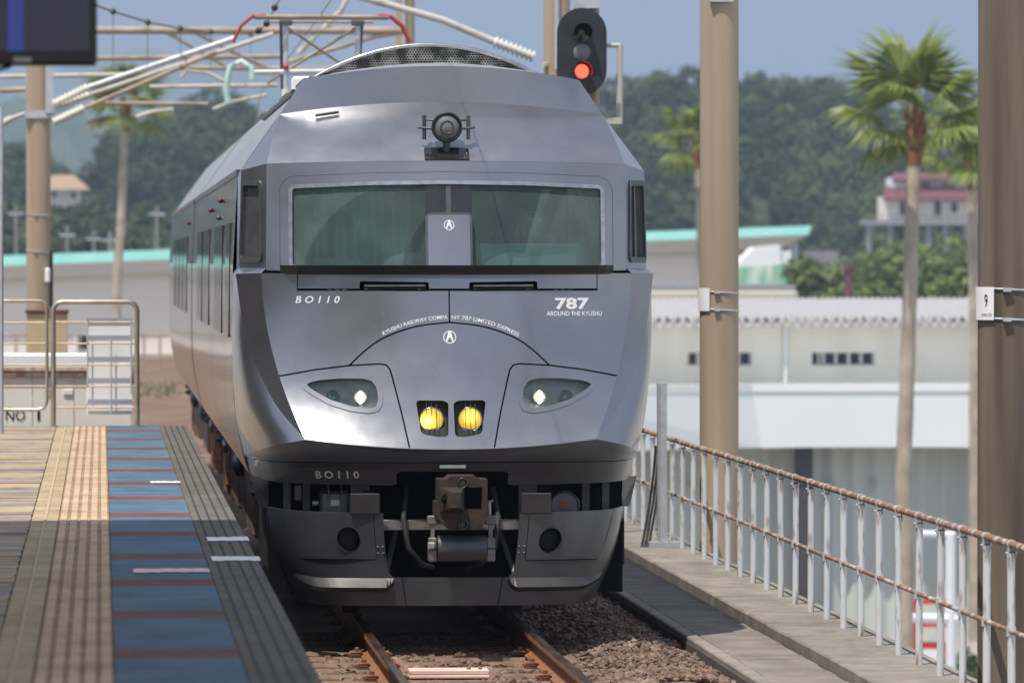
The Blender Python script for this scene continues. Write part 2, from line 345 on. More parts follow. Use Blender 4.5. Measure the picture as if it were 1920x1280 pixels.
# ================================================================== the train
TX, TY = 2.415, 39.2                            # track centre line, nose of the train
def T(px, py, d):                               # photo point -> train local (u, z) at nose depth d
    p = W(px, py, TY + d); return p.x - TX, p.z
def catmull(pts, n=8):
    P = [Vector(p) for p in pts]; P = [2 * P[0] - P[1]] + P + [2 * P[-1] - P[-2]]; out = []
    for i in range(1, len(P) - 2):
        for k in range(n):
            t = k / n; a, b, c, d = P[i - 1], P[i], P[i + 1], P[i + 2]
            out.append(.5 * ((2 * b) + (c - a) * t + (2 * a - 5 * b + 4 * c - d) * t * t + (3 * b - a - 3 * c + d) * t ** 3))
    out.append(P[-2]); return out
def poly_at(pts, t):
    x = t * (len(pts) - 1); i = min(int(x), len(pts) - 2); return pts[i].lerp(pts[i + 1], x - i)
def inside(poly, x, y):
    c = False; n = len(poly); j = n - 1
    for i in range(n):
        xi, yi = poly[i]; xj, yj = poly[j]
        if (yi > y) != (yj > y) and x < (xj - xi) * (y - yi) / (yj - yi) + xi: c = not c
        j = i
    return c
def dens(poly, sp, closed=True):
    out = []; n = len(poly)
    for i in range(n if closed else n - 1):
        a, b = poly[i], poly[(i + 1) % n]; k = max(1, int(math.dist(a, b) / sp))
        out += [(a[0] + (b[0] - a[0]) * q / k, a[1] + (b[1] - a[1]) * q / k) for q in range(k)]
    if not closed: out.append(poly[-1])
    return out
def rounded(poly, r, n=4):
    out = []; m = len(poly)
    for i in range(m):
        p0, p, p1 = Vector(poly[i - 1]), Vector(poly[i]), Vector(poly[(i + 1) % m])
        rr = min(r, .45 * (p0 - p).length, .45 * (p1 - p).length)
        a = p + (p0 - p).normalized() * rr; b = p + (p1 - p).normalized() * rr
        for k in range(n + 1):
            t = k / n; out.append(tuple((a * (1 - t) + p * t) * (1 - t) + (p * (1 - t) + b * t) * t))
    return out
def thick(line, w):
    L = [Vector(p) for p in line]; a = []; b = []
    for i, p in enumerate(L):
        t = (L[min(i + 1, len(L) - 1)] - L[max(i - 1, 0)]).normalized(); n = Vector((-t.y, t.x)) * w * .5
        a.append(tuple(p + n)); b.append(tuple(p - n))
    return a + b[::-1]
def circle(c, r, n=24): return [(c[0] + r * math.cos(2 * math.pi * i / n), c[1] + r * math.sin(2 * math.pi * i / n)) for i in range(n)]
def offset_poly(poly, d):
    n = len(poly); out = []
    ar = sum(poly[i][0] * poly[(i + 1) % n][1] - poly[(i + 1) % n][0] * poly[i][1] for i in range(n)); sg = 1 if ar > 0 else -1
    for i in range(n):
        p0, p1 = Vector(poly[i - 1]), Vector(poly[(i + 1) % n]); t = (p1 - p0).normalized()
        out.append((poly[i][0] + t.y * d * sg, poly[i][1] - t.x * d * sg))
    return out
def cdt(outer, holes, sp=.05):
    V = []; E = []
    def ring(p):
        b = len(V); V.extend(Vector(q) for q in p); E.extend((b + i, b + (i + 1) % len(p)) for i in range(len(p)))
    ring(dens(outer, sp))
    for h in holes: ring(h)
    xs = [p[0] for p in outer]; ys = [p[1] for p in outer]
    x = min(xs) + sp * .5
    while x < max(xs):
        y = min(ys) + sp * .5
        while y < max(ys):
            if inside(outer, x, y): V.append(Vector((x, y)))
            y += sp
        x += sp
    ov, oe, of = geometry.delaunay_2d_cdt(V, E, [], 0, 1e-5)[:3]
    tris = []
    for f in of:
        cx = sum(ov[i].x for i in f) / 3; cy = sum(ov[i].y for i in f) / 3
        if inside(outer, cx, cy) and not any(inside(h, cx, cy) for h in holes): tris.append(tuple(f))
    par = list(range(len(ov)))
    def find(a):
        while par[a] != a: par[a] = par[par[a]]; a = par[a]
        return a
    ed = {}
    tp = list(range(len(tris)))
    def tf(a):
        while tp[a] != a: tp[a] = tp[tp[a]]; a = tp[a]
        return a
    for k, f in enumerate(tris):
        for i in range(3):
            e = tuple(sorted((f[i], f[(i + 1) % 3])))
            if e in ed: tp[tf(k)] = tf(ed[e])
            else: ed[e] = k
    comps = {}
    for k, f in enumerate(tris): comps.setdefault(tf(k), []).append(f)
    return ov, sorted(comps.values(), key=len, reverse=True)
def skin(name, ov, tris, fmap, mat, parent, wall=.012, out=Vector((0, -1, 0))):
    used = sorted({i for f in tris for i in f}); ix = {u: k for k, u in enumerate(used)}
    P = []; Nn = []
    for u in used:
        a, b = ov[u]; e = .004; p = Vector(fmap(a, b))
        n = (Vector(fmap(a + e, b)) - Vector(fmap(a - e, b))).cross(Vector(fmap(a, b + e)) - Vector(fmap(a, b - e)))
        n.normalize()
        if n.dot(out) < 0: n = -n
        P.append(p); Nn.append(n)
    F = []; ln = []
    cnt = {}
    for f in tris:
        g = [ix[i] for i in f]
        if (P[g[1]] - P[g[0]]).cross(P[g[2]] - P[g[0]]).dot(Nn[g[0]]) < 0: g = g[::-1]
        F.append(tuple(g)); ln += [Nn[i] for i in g]
        for i in range(3): e = (g[i], g[(i + 1) % 3]); cnt[e] = 1
    if wall:
        for (a, b) in list(cnt):
            if (b, a) not in cnt:
                k = len(P); P += [P[a], P[b], P[b] - Nn[b] * wall, P[a] - Nn[a] * wall]; F.append((k + 1, k, k + 3, k + 2))
                n = (P[k] - P[k + 1]).cross(P[k + 2] - P[k + 1]).normalized(); ln += [n] * 4
    me = bpy.data.meshes.new(name); me.from_pydata([tuple(p) for p in P], [], F)
    me.polygons.foreach_set('use_smooth', [True] * len(F)); me.update()
    me.normals_split_custom_set([tuple(n) for n in ln])
    return link(name, me, mat, parent)

train = tag(empty('train_car', (TX, TY, 0)), 'gunmetal grey express train car with sloped windscreen nose facing the camera', 'train car', 'cars of the express train')

# ---- nose surface
def ub(z): x = z - 1.345; return 1.01 + .4751 * x - .1939 * x * x
def db(z): x = z - 1.345; return .12 + .8554 * x - .381 * x * x
def dc(z): x = z - 1.28; return .44 * x - .119 * x * x
def S(u, z): t = u / ub(z); return dc(z) + (db(z) - dc(z)) * t * t
def hood(u, z): return (u, S(u, z), z)
def HP(px, py):
    d = .15
    for _ in range(4): u, z = T(px, py, d); d = S(u, z)
    return u, z
def mir(p): return [(-a, b) for a, b in p]
def zcr(u): return 1.28 + .065 * (u / 1.01) ** 2
crease = [(1.01 * (i / 12 - 1), zcr(1.01 * (i / 12 - 1))) for i in range(25)]
sideR = [(ub(z), z) for z in [1.345 + (2.495 - 1.345) * k / 16 for k in range(1, 17)]]
outer = crease + sideR + mir(sideR)[::-1]
G = .011
arc_pts = [HP(655, 685), HP(686, 656), HP(722, 632), HP(780, 612), (HP(846, 604)[0] * 0, HP(846, 604)[1])]
arcL = [tuple(p) for p in catmull([Vector(p) for p in arc_pts], 6)]
pL = [HP(529, 704), HP(590, 693), HP(655, 685), HP(712, 682)]
lampL = [(-ub(HP(529, 704)[1]) - .05, HP(526, 705)[1])] + pL + [HP(724, 684), HP(731, 692), HP(735, 705), HP(752, 770), HP(770, 838)]
lampL[-1] = (lampL[-1][0], zcr(lampL[-1][0]) - .03)
zc0 = HP(846, 543)[1]; xc0 = HP(558, 530)[0]
gaps = [thick(arcL, G), thick(mir(arcL), G), thick(lampL, G), thick(mir(lampL), G),
        thick([(0, arcL[-1][1] + .003), (0, zc0)], G * .9),
        thick([(xc0, 2.6), (xc0, zc0 - .004)], G * .6), thick([(-xc0, 2.6), (-xc0, zc0 - .004)], G * .6),
        [(xc0 - .004, zc0 - .008), (-xc0 + .004, zc0 - .008), (-xc0 + .004, zc0 + .008), (xc0 - .004, zc0 + .008)]]
def cp(x, y): return HP(560 + .302 * x, 680 + .302 * y)
hl = [cp(*p) for p in ((46, 134), (75, 118), (130, 105), (250, 95), (400, 95), (455, 110), (485, 150), (496, 200), (495, 245), (480, 278), (430, 288), (330, 275), (200, 235), (100, 180), (60, 152))]
hl = dens(rounded(hl, .012, 2), .03)
fog = rounded([cp(*p) for p in ((727, 232), (900, 234), (930, 250), (930, 458), (860, 460), (760, 440))], .03, 4)
slotL = rounded([HP(674, 527), HP(804, 529), HP(804, 546), HP(674, 545)], .015, 3)
holes = gaps + [hl, mir(hl), fog, mir(fog), slotL, mir(slotL)]
ov, comps = cdt(outer, holes, .05)
PAN = ['front_panel', 'front_panel', 'nose_panel', 'headlight_panel', 'headlight_panel', 'wiper_cowl']
hood_parts = []
for k, tr in enumerate(comps):
    if len(tr) < 12: continue
    cx = np.mean([ov[i].x for f in tr for i in f]); cz = np.mean([ov[i].y for f in tr for i in f])
    nm = 'wiper_cowl' if cz > 2.38 else ('headlight_panel' if cz < 1.75 and abs(cx) > .4 else ('nose_panel' if abs(cx) < .15 else 'front_panel'))
    hood_parts.append(skin(nm, ov, tr, hood, 'paint', train, .02))
b = MB()
b.grid(24, 14, lambda a, c: (lambda z: ((a * 2 - 1) * ub(z) * .99, S((a * 2 - 1) * ub(z), z) + .10, z))(1.36 + c * 1.12))
b.build('nose_backing', 'dark_void', train)

# ---- corner facets, side cheeks, lower band
inner = [Vector((ub(z), db(z), z)) for z in [1.345 + 1.15 * k / 24 for k in range(25)]]
outc = catmull([(1.01, .12, 1.345), (1.227, .44, 1.62), (1.40, .73, 2.04), (1.475, .82, 2.49)], 8)
plan_pts = catmull([(0, 0, 0), (.5, .029, 0), (1.01, .12, 0), (1.24, .36, 0), (1.35, .8, 0), (1.39, 1.2, 0), (1.40, 1.6, 0)], 10)
acc = [0]
for i in range(1, len(plan_pts)): acc.append(acc[-1] + (plan_pts[i] - plan_pts[i - 1]).length)
AEND = acc[-1]
A_C = acc[20]
def plan(a):
    s = 1 if a >= 0 else -1; x = min(abs(a), AEND - 1e-6)
    i = int(np.searchsorted(acc, x, side='right')) - 1; t = (x - acc[i]) / (acc[i + 1] - acc[i]); p = plan_pts[i].lerp(plan_pts[i + 1], t)
    return s * p.x, p.y
def zca(a):
    u = abs(plan(a)[0])
    if abs(a) <= A_C: return zcr(u)
    t = (abs(a) - A_C) / (AEND - A_C); return 1.345 - .14 * (1 - (1 - t) ** 2)
def low(a, z):
    k = (1.30 - z) / .27; u, d = plan(a); return (u * (1 - .035 * max(k, 0)), d + .055 * k, z)
ringpts = catmull([(1.40, 1.6, 1.205), (1.45, 1.6, 1.45), (1.475, 1.6, 1.75), (1.475, 1.6, 2.12), (1.475, 1.6, 2.49)], 6)
def cheek(s, v):
    cF = poly_at(outc, v); cR = poly_at(ringpts, v); a = A_C + (AEND - A_C) * s; B = Vector((*plan(a), zca(a)))
    Tp = Vector((1.475, .82 + .78 * s, 2.49))
    c00, c10, c01, c11 = outc[0], ringpts[0], outc[-1], ringpts[-1]
    return (1 - s) * cF + s * cR + (1 - v) * B + v * Tp - ((1 - s) * (1 - v) * c00 + s * (1 - v) * c10 + (1 - s) * v * c01 + s * v * c11)
for sg in (-1, 1):
    fx = lambda p: (sg * p[0], p[1], p[2])
    b = MB(); b.grid(3, 24, lambda a, v: fx(poly_at(inner, v).lerp(poly_at(outc, v), a))); b.build('corner_facet', 'paint', train)
    b = MB(); b.grid(20, 24, lambda s, v: fx(cheek(s, v)))
    ck = b.build('nose_cheek', 'paint', train)
    # panel seam down the cheek, continuing the headlight panel's edge
    b = MB()
    for k in range(14):
        pass
    b = MB()
    b.add([fx((1.265, .61, 2.53)), fx((1.446, 1.05, 2.53)), fx((1.45, 1.6, 2.53)), fx((1.30, db(2.495), 2.495)), fx((1.475, .82, 2.49)), fx((1.475, 1.6, 2.49))], [(0, 1, 4, 3), (1, 2, 5, 4)])
    b.build('sill_ledge', 'paint', train)
# lower band under the crease and the valance with the coupler cut-out
def band(a, v):
    aa = (a * 2 - 1) * AEND; zt = zca(aa); z = zt + (1.192 - zt) * v; p = low(aa, z); q = plan(aa)
    k = (zt - z) / max(zt - 1.10, .02); return (q[0] + (p[0] - q[0]) * min(1, k * 1.2), q[1] + (p[1] - q[1]) * min(1, k * 1.2), z)
b = MB(); b.grid(90, 5, band); b.build('lower_band', 'paint_shaded', train)
zA = 1.03; cutl, cutr, cutz = -.395, .405, 1.125
val_out = [(-AEND, zA + .03), (-1.2, zA + .012), (cutl - .03, zA), (cutl, zA + .01), (cutl, cutz - .015), (cutl + .02, cutz), (cutr - .02, cutz), (cutr, cutz - .015), (cutr, zA + .01), (cutr + .03, zA), (1.2, zA + .012), (AEND, zA + .03), (AEND, 1.186), (-AEND, 1.186)]
b = MB(); b.tube([(u, S(u, z) + .001, z + .001) for u, z in crease], .006, 6); b.build('crease_bead', 'paint', train)
vv, vc = cdt(val_out, [], .06)
skin('valance', vv, vc[0], low, 'paint_shaded', train, .03)
b = MB(); b.box((-.085, .016, 1.150), (.095, .024, 1.172)); b.build('number_strip', 'steel_light', train)

# ---- windscreen frame
def Fw(u, z): t = u / 1.265; k = (z - 2.5) / .77; return .36 + .20 * k + (.25 - .12 * k) * t * t
def wmap(off=0.): return lambda u, z: (u, Fw(u, z) + off, z)
w_out = [(-1.265, 2.515), (-.6, 2.505), (0, 2.5), (.6, 2.505), (1.265, 2.515), (1.26, 3.262), (.6, 3.276), (0, 3.28), (-.6, 3.276), (-1.26, 3.262)]
WO = [(-1.105, 2.53), (1.105, 2.53), (1.105, 3.108), (.55, 3.132), (0, 3.14), (-.55, 3.132), (-1.105, 3.108)]
w_hole = dens(rounded(WO, .045, 4), .05)
ov2, c2 = cdt(w_out, [w_hole], .06); skin('windscreen_surround', ov2, c2[0], wmap(), 'paint', train, .03)
trim_in = offset_poly(w_hole, -.022)
ov2, c2 = cdt(offset_poly(w_hole, .004), [trim_in], .2); skin('windscreen_trim', ov2, c2[0], wmap(-.008), 'trim', train, .04)
groove = offset_poly(w_hole, .062)
ov2, c2 = cdt(offset_poly(groove, .004), [groove], .2); skin('surround_seam', ov2, c2[0], wmap(-.0012), 'steel_grey', train, 0)

# dusty laminated glass, wiped clean in two wiper arcs
def glass_mat(name, tint, dust, arcs=(), dcol=(.34, .49, .455)):
    m = bpy.data.materials.new(name); m.use_nodes = True; MAT[name] = m; t = m.node_tree; N = t.nodes; L = t.links
    for n in list(N):
        if n.type != 'OUTPUT_MATERIAL': N.remove(n)
    o = [n for n in N if n.type == 'OUTPUT_MATERIAL'][0]
    tr = N.new('ShaderNodeBsdfTransparent'); tr.inputs[0].default_value = (*tint, 1)
    gl = N.new('ShaderNodeBsdfGlossy'); gl.inputs[1].default_value = .03; gl.inputs[0].default_value = (.9, .95, .95, 1)
    fr = N.new('ShaderNodeFresnel'); fr.inputs[0].default_value = 1.5
    m1 = N.new('ShaderNodeMixShader'); L.new(fr.outputs[0], m1.inputs[0]); L.new(tr.outputs[0], m1.inputs[1]); L.new(gl.outputs[0], m1.inputs[2])
    df = N.new('ShaderNodeBsdfDiffuse'); df.inputs[0].default_value = (*dcol, 1)
    tc = N.new('ShaderNodeTexCoord'); nz = N.new('ShaderNodeTexNoise'); nz.inputs['Scale'].default_value = 5; nz.inputs['Detail'].default_value = 6; L.new(tc.outputs['Object'], nz.inputs['Vector'])
    mr = N.new('ShaderNodeMapRange'); mr.inputs[1].default_value = .3; mr.inputs[2].default_value = .7; mr.inputs[3].default_value = dust * .75; mr.inputs[4].default_value = dust * 1.25; L.new(nz.outputs['Fac'], mr.inputs[0])
    fac = mr.outputs[0]
    sp = N.new('ShaderNodeSeparateXYZ'); L.new(tc.outputs['Object'], sp.inputs[0])
    def math_(op, a, b=None):
        n = N.new('ShaderNodeMath'); n.operation = op
        for k, v in enumerate((a, b)):
            if v is None: continue
            if isinstance(v, (int, float)): n.inputs[k].default_value = v
            else: L.new(v, n.inputs[k])
        return n.outputs[0]
    for (cx, cz, r0, r1, edge) in arcs:
        dx = math_('SUBTRACT', sp.outputs[0], cx); dz = math_('SUBTRACT', sp.outputs[2], cz)
        r = math_('SQRT', math_('ADD', math_('MULTIPLY', dx, dx), math_('MULTIPLY', dz, dz)))
        k = math_('MULTIPLY', math_('LESS_THAN', r, r1), math_('GREATER_THAN', r, r0))
        k = math_('MULTIPLY', k, math_('LESS_THAN', math_('ADD', dx, math_('MULTIPLY', dz, edge)), .0))
        fac = math_('MULTIPLY', fac, math_('SUBTRACT', 1.0, math_('MULTIPLY', k, .42)))
    vo = N.new('ShaderNodeTexVoronoi'); vo.inputs['Scale'].default_value = 16; L.new(tc.outputs['Object'], vo.inputs['Vector'])
    n2 = N.new('ShaderNodeTexNoise'); n2.inputs['Scale'].default_value = 3; L.new(tc.outputs['Object'], n2.inputs['Vector'])
    spot = math_('MULTIPLY', math_('LESS_THAN', vo.outputs['Distance'], math_('MULTIPLY', n2.outputs['Fac'], .085)), .35)
    fac = math_('ADD', fac, spot)
    m2 = N.new('ShaderNodeMixShader'); L.new(fac, m2.inputs[0]); L.new(m1.outputs[0], m2.inputs[1]); L.new(df.outputs[0], m2.inputs[2]); L.new(m2.outputs[0], o.inputs[0])
    return m
glass_mat('windscreen_glass', (.46, .80, .78), .20, ((-.27, 2.36, .28, .76, -.26), (.45, 2.36, .28, .80, -.3)))
glass_mat('clear_lens', (.85, .9, .9), .035)
glass_mat('side_glass', (.6, .6, .66), .28, (), (.22, .22, .25))
pane_in = offset_poly(w_hole, -.02)
def clip_poly(poly, x0, x1):
    out = []
    P = dens(poly, .05)
    for (a, z) in P:
        if x0 <= a <= x1: out.append((a, z))
    return out
zlo, zhi = 2.535, 3.13
for (x0, x1) in ((-1.08, -.152), (.162, 1.08)):
    pz = [(x0, 2.545), (x1, 2.545), (x1, 3.118 if abs(x1) < .5 else 3.088), (x0, 3.118 if abs(x0) < .5 else 3.088)]
    pz = rounded([p for p in pz], .012, 2)
    ov3, c3 = cdt(pz, [], .12); skin('windscreen_pane', ov3, c3[0], wmap(.018), 'windscreen_glass', train, 0)
# centre pillar: dark strips, a thin bar and the emblem box
ov3, c3 = cdt([(-.155, 2.54), (.165, 2.54), (.165, 3.122), (-.155, 3.122)], [], .1); skin('centre_pillar', ov3, c3[0], wmap(.012), 'black_gloss', train, .02)
ov3, c3 = cdt([(-.012, 2.9), (.022, 2.9), (.022, 3.122), (-.012, 3.122)], [], .1); skin('pillar_bar', ov3, c3[0], wmap(.004), 'steel_grey', train, .01)
eb = rounded([(-.160, 2.50), (.166, 2.50), (.166, 2.918), (-.160, 2.918)], .045, 5)
ov3, c3 = cdt(eb, [], .05); skin('emblem_box_rim', ov3, c3[0], wmap(-.035), 'steel_grey', train, .05)
eb = offset_poly(eb, -.016); ov3, c3 = cdt(eb, [], .05); ebx = skin('emblem_box', ov3, c3[0], wmap(-.042), 'paint', train, .01)
# black ledge under the glass
b = MB()
def ledge(a, k):
    u = -1.17 + 2.34 * a; e = min(1, (1 - abs(2 * a - 1)) * 16)
    prof = [(.01, 2.552), (-.085 * e, 2.550), (-.06 * e, 2.492), (.01, 2.484)]
    i = min(int(k * 3), 2); t = k * 3 - i; p = Vector(prof[i]).lerp(Vector(prof[i + 1]), t); return (u, Fw(u, 2.52) + p.x, p.y)
b.grid(40, 3, ledge, smooth=False); b.build('windscreen_ledge', 'black', train)

# ---- cab side windows
NN, RR, MM, JJ = Vector((1.265, .61, 2.53)), Vector((1.446, 1.05, 2.53)), Vector((1.43, 1.05, 3.22)), Vector((1.26, .69, 3.262))
for sg in (-1, 1):
    def smap(off=0.):
        def f(p, q):
            a = NN.lerp(RR, p).lerp(JJ.lerp(MM, p), q); n = (RR - NN).cross(JJ - NN).normalized()
            if n.y > 0: n = -n
            a = a + n * -off; return (sg * a.x, a.y, a.z)
        return f
    ho = rounded([(.16, .09), (.93, .09), (.90, .86), (.22, .82)], .07, 4)
    o4, c4 = cdt([(0, 0), (1, 0), (1, 1), (0, 1)], [ho], .2)
    skin('window_surround', o4, c4[0], smap(), 'paint', train, .02, Vector((sg * .9, -.4, 0)))
    o4, c4 = cdt(offset_poly(ho, .035), [offset_poly(ho, -.02)], .3)
    sw = skin('side_window_frame', o4, c4[0], smap(-.012), 'steel_grey', train, .02, Vector((sg * .9, -.4, 0)))
    o4, c4 = cdt(ho, [], .3); skin('side_window_pane', o4, c4[0], smap(.02), 'side_glass', train, 0, Vector((sg * .9, -.4, 0)))
    o4, c4 = cdt([(.50, .09), (.56, .09), (.57, .84), (.51, .84)], [], .3)
    if sg > 0: skin('window_mullion', o4, c4[0], smap(.008), 'steel_grey', train, .02, Vector((sg * .9, -.4, 0)))
    if sg < 0:
        o4, c4 = cdt([(.20, .12), (.89, .12), (.87, .82), (.25, .78)], [], .3); skin('window_blind', o4, c4[0], smap(.026), 'steel_light', train, 0, Vector((sg * .9, -.4, 0)))

# ---- brow, visor panel, roof slopes
def browtop(u): t = (u / 1.15) ** 2; return Vector((u, 1.2 + .02 * t, 3.71 - .09 * t))
def browbot(u): t = (u / 1.26) ** 2; return Vector((u, .56 + .13 * t, 3.28 - .018 * t))
def brow(a, v):
    s = a * 2 - 1; p = browbot(s * 1.26).lerp(browtop(s * 1.15), v); bul = .018 * math.sin(math.pi * v)
    return (p.x, p.y - bul * .5, p.z + bul)
b = MB(); b.grid(36, 12, brow); b.build('roof_brow', 'paint', train)
def vtop(u): t = (u / .985) ** 2; return Vector((u, 1.20 + .07 * t, 3.965 - .095 * t))
b = MB(); b.grid(30, 3, lambda a, v: browtop((a * 2 - 1) * .99).lerp(vtop((a * 2 - 1) * .985), v)); b.build('visor_panel', 'paint', train)
K, Lp = browtop(1.15), vtop(.985)
Kp = browtop(.99)
SEC = [(0, 4.0), (.5, 3.975), (.95, 3.88), (1.20, 3.545), (1.44, 3.2), (1.47, 2.62), (1.475, 2.49), (1.475, 2.12), (1.475, 1.75), (1.45, 1.45), (1.40, 1.19), (1.36, 1.06)]
for sg in (-1, 1):
    fx = lambda p: (sg * p[0], p[1], p[2])
    b = MB()
    b.add([fx(JJ), fx(MM), fx((1.44, 1.6, 3.2)), fx((.95, 1.6, 3.88)), fx(K), fx(Lp), fx(Kp)], [(0, 1, 4), (1, 2, 3, 4), (4, 3, 5), (6, 4, 5)])
    b.build('roof_slope', 'paint', train)
    b = MB(); b.add([fx(RR), fx(MM), fx((1.44, 1.6, 3.2)), fx((1.45, 1.6, 2.53))], [(0, 1, 2, 3)]); b.build('cab_wall', 'paint', train)
b = MB(); b.grid(16, 2, lambda a, v: vtop((a * 2 - 1) * .985).lerp(Vector(((a * 2 - 1) * .95, 1.6, 4.0 - .12 * (a * 2 - 1) ** 2)), v)); b.build('roof_front', 'roof_paint', train)

# ---- car body behind the cab
def car_body(parent, d0, d1, closed_front=False):
    # sides from the sill to the gutter, then the roof
    for sg in (-1, 1):
        pts = catmull([(sg * SEC[i][0], 0, SEC[i][1]) for i in (11, 10, 9, 8, 6, 5, 4)], 4)
        b = MB(); n = 40; b.grid(n, len(pts) - 1, lambda a, v: (pts[round(v * (len(pts) - 1))].x, d0 + (d1 - d0) * a, pts[round(v * (len(pts) - 1))].z))
        b.build('side_wall', 'side_metal', parent)
    b = MB(); rp = [(-1.44, 3.2), (-1.20, 3.545), (-.95, 3.88), (-.5, 3.975), (0, 4.0), (.5, 3.975), (.95, 3.88), (1.20, 3.545), (1.44, 3.2)]
    b.grid(10, 8, lambda a, v: (rp[round(v * 8)][0], d0 + (d1 - d0) * a, rp[round(v * 8)][1]), smooth=False)
    b.build('roof', 'roof_paint', parent)
    b = MB(); prof = [(s * x, z) for s in (1,) for x, z in SEC] + [(-x, z) for x, z in SEC[::-1][:-1]]
    for d in ([d1] + ([d0] if closed_front else [])): b.add([(x, d, z) for x, z in prof], [tuple(range(len(prof)))])
    b.build('end_wall', 'underfloor', parent)
    b = MB(); b.box((-1.3, d0 + .1, 1.0), (1.3, d1, 1.08)); b.build('floor_pan', 'underfloor', parent)
    for sg in (-1, 1):
        b = MB(); b.box((sg * 1.42 - .03, d0, 3.19), (sg * 1.42 + .045, d1, 3.235)); b.build('gutter', 'steel_grey', parent)
def side_bits(parent, groups, seams, sides=(-1, 1), marks=()):
    for sg in sides:
        for (a, bb, n) in groups:
            wd = (bb - a) / n
            for k in range(n):
                x = sg * 1.483
                m = MB(); m.box((min(x, x - sg * .02), a + k * wd + wd * .14, 2.02), (max(x, x - sg * .02) + (.004 if sg > 0 else 0), a + (k + 1) * wd - wd * .14, 2.86))
                m.v = [(v[0] - (sg * .010 * max(0, v[2] - 2.3) / .5) - (sg * .0 if sg > 0 else .004), v[1], v[2]) for v in m.v]
                m.build('side_window', 'side_win', parent)
        for (d, z0, z1) in seams:
            q = [p for p in catmull([(sg * x, d, z) for x, z in ((1.36, 1.06), (1.40, 1.19), (1.45, 1.45), (1.475, 1.75), (1.475, 2.12), (1.475, 2.49), (1.47, 2.62), (1.44, 3.19))], 3) if z0 <= p.z <= z1]
            m = MB(); m.grid(1, len(q) - 1, lambda a, v: (q[round(v * (len(q) - 1))].x + sg * .003, d + .03 * a, q[round(v * (len(q) - 1))].z)); m.build('door_seam', 'black', parent)
        for (d, z, mt) in marks:
            m = MB(); m.sphere((sg * 1.468, d, z), (.022, .022, .022), 10, 6); m.build('side_lamp', mt, parent)
car_body(train, 1.6, 19.8)
side_bits(train, [(2.6, 4.0, 4), (5.2, 8.4, 8), (10.6, 13.4, 6), (14.0, 16.8, 6)], [(1.66, 1.05, 3.15), (2.1, 1.5, 2.95), (4.35, 1.05, 3.0), (9.2, 1.05, 3.1), (9.9, 1.05, 3.1), (17.6, 1.05, 3.1), (18.7, 1.05, 3.1)],
          marks=[(6.2, 3.06, 'red_marker'), (6.9, 2.93, 'steel_grey'), (10.2, 3.02, 'red_marker')])
# ---- lettering and emblems, laid on the panels
def text_mesh(body, size=1., bold=0., spacing=1., shear=0.):
    c = bpy.data.curves.new('lettering', 'FONT'); c.body = body; c.size = size; c.space_character = spacing; c.shear = shear; c.offset = bold; c.resolution_u = 3
    o = bpy.data.objects.new('lettering', c); COL.objects.link(o); bpy.context.view_layer.update()
    dg = bpy.context.evaluated_depsgraph_get(); me = bpy.data.meshes.new_from_object(o.evaluated_get(dg)); bpy.data.objects.remove(o); bpy.data.curves.remove(c)
    return me
def letter(body, x0, x1, z0, z1, fn, mat, parent, bold=.0, spacing=1., shear=0., label=None):
    me = text_mesh(body, 1., bold, spacing, shear)
    xs = [v.co.x for v in me.vertices]; ys = [v.co.y for v in me.vertices]; a, b_, c, d = min(xs), max(xs), min(ys), max(ys)
    for v in me.vertices: v.co = Vector(fn(x0 + (v.co.x - a) / (b_ - a) * (x1 - x0), z0 + (v.co.y - c) / (d - c) * (z1 - z0)))
    o = link('lettering', me, mat, parent)
    if label: o['label'] = label
    return o
def hoodd(off):
    def f(u, z):
        p = Vector(hood(u, z)); e = .004
        n = (Vector(hood(u + e, z)) - Vector(hood(u - e, z))).cross(Vector(hood(u, z + e)) - Vector(hood(u, z - e))).normalized()
        if n.y > 0: n = -n
        return p + n * off
    return f
def lbox(px0, py0, px1, py1): a = HP(px0, py1); b_ = HP(px1, py0); return a[0], b_[0], a[1], b_[1]
x0, x1, z0, z1 = lbox(554, 555, 637, 568); letter('BO110', x0, x1, z0, z1, hoodd(.002), 'white_letter', train, .012, 1.6, .22, 'white italic car number on the nose')
x0, x1, z0, z1 = lbox(1041, 558, 1104, 580); letter('787', x0, x1, z0, z1, hoodd(.002), 'white_letter', train, .035, 1.02, 0, 'bold white series number')
x0, x1, z0, z1 = lbox(1025, 583, 1128, 592); letter('AROUND THE KYUSHU', x0, x1, z0, z1, hoodd(.002), 'white_letter', train, .012, 1.0)
def lown(a, z): p = low(a, z); return (p[0], p[1] - .004, p[2])
letter('BO110', *(lambda a, c: (a[0], c[0]))(T(584, 897, .06), T(668, 882, .06)), T(584, 897, .06)[1], T(668, 883, .06)[1], lown, 'grey_letter', train, .012, 1.5, 0, 'faint grey car number on the valance')
# curved line of words over the arc seam
p1, p2, p3 = Vector(arcL[0]), Vector((0, arcL[-1][1])), Vector((-arcL[0][0], arcL[0][1]))
h_ = p2.y - p1.y; c_ = abs(p1.x); RAD = (c_ * c_ + h_ * h_) / (2 * h_); CZ = p2.y - RAD
def arc_text(body, u0, u1, hh):
    me = text_mesh(body, 1., .006); xs = [v.co.x for v in me.vertices]; ys = [v.co.y for v in me.vertices]; a, b_, c, d = min(xs), max(xs), min(ys), max(ys)
    th0, th1 = math.asin(u0 / RAD), math.asin(u1 / RAD); f = hoodd(.002)
    for v in me.vertices:
        th = th0 + (v.co.x - a) / (b_ - a) * (th1 - th0); r = RAD + .022 + (v.co.y - c) / (d - c) * hh
        v.co = Vector(f(r * math.sin(th), CZ + r * math.cos(th)))
    link('lettering', me, 'white_letter', train)
arc_text('KYUSHU RAILWAY COMPA', HP(722, 625)[0], -.012, .027)
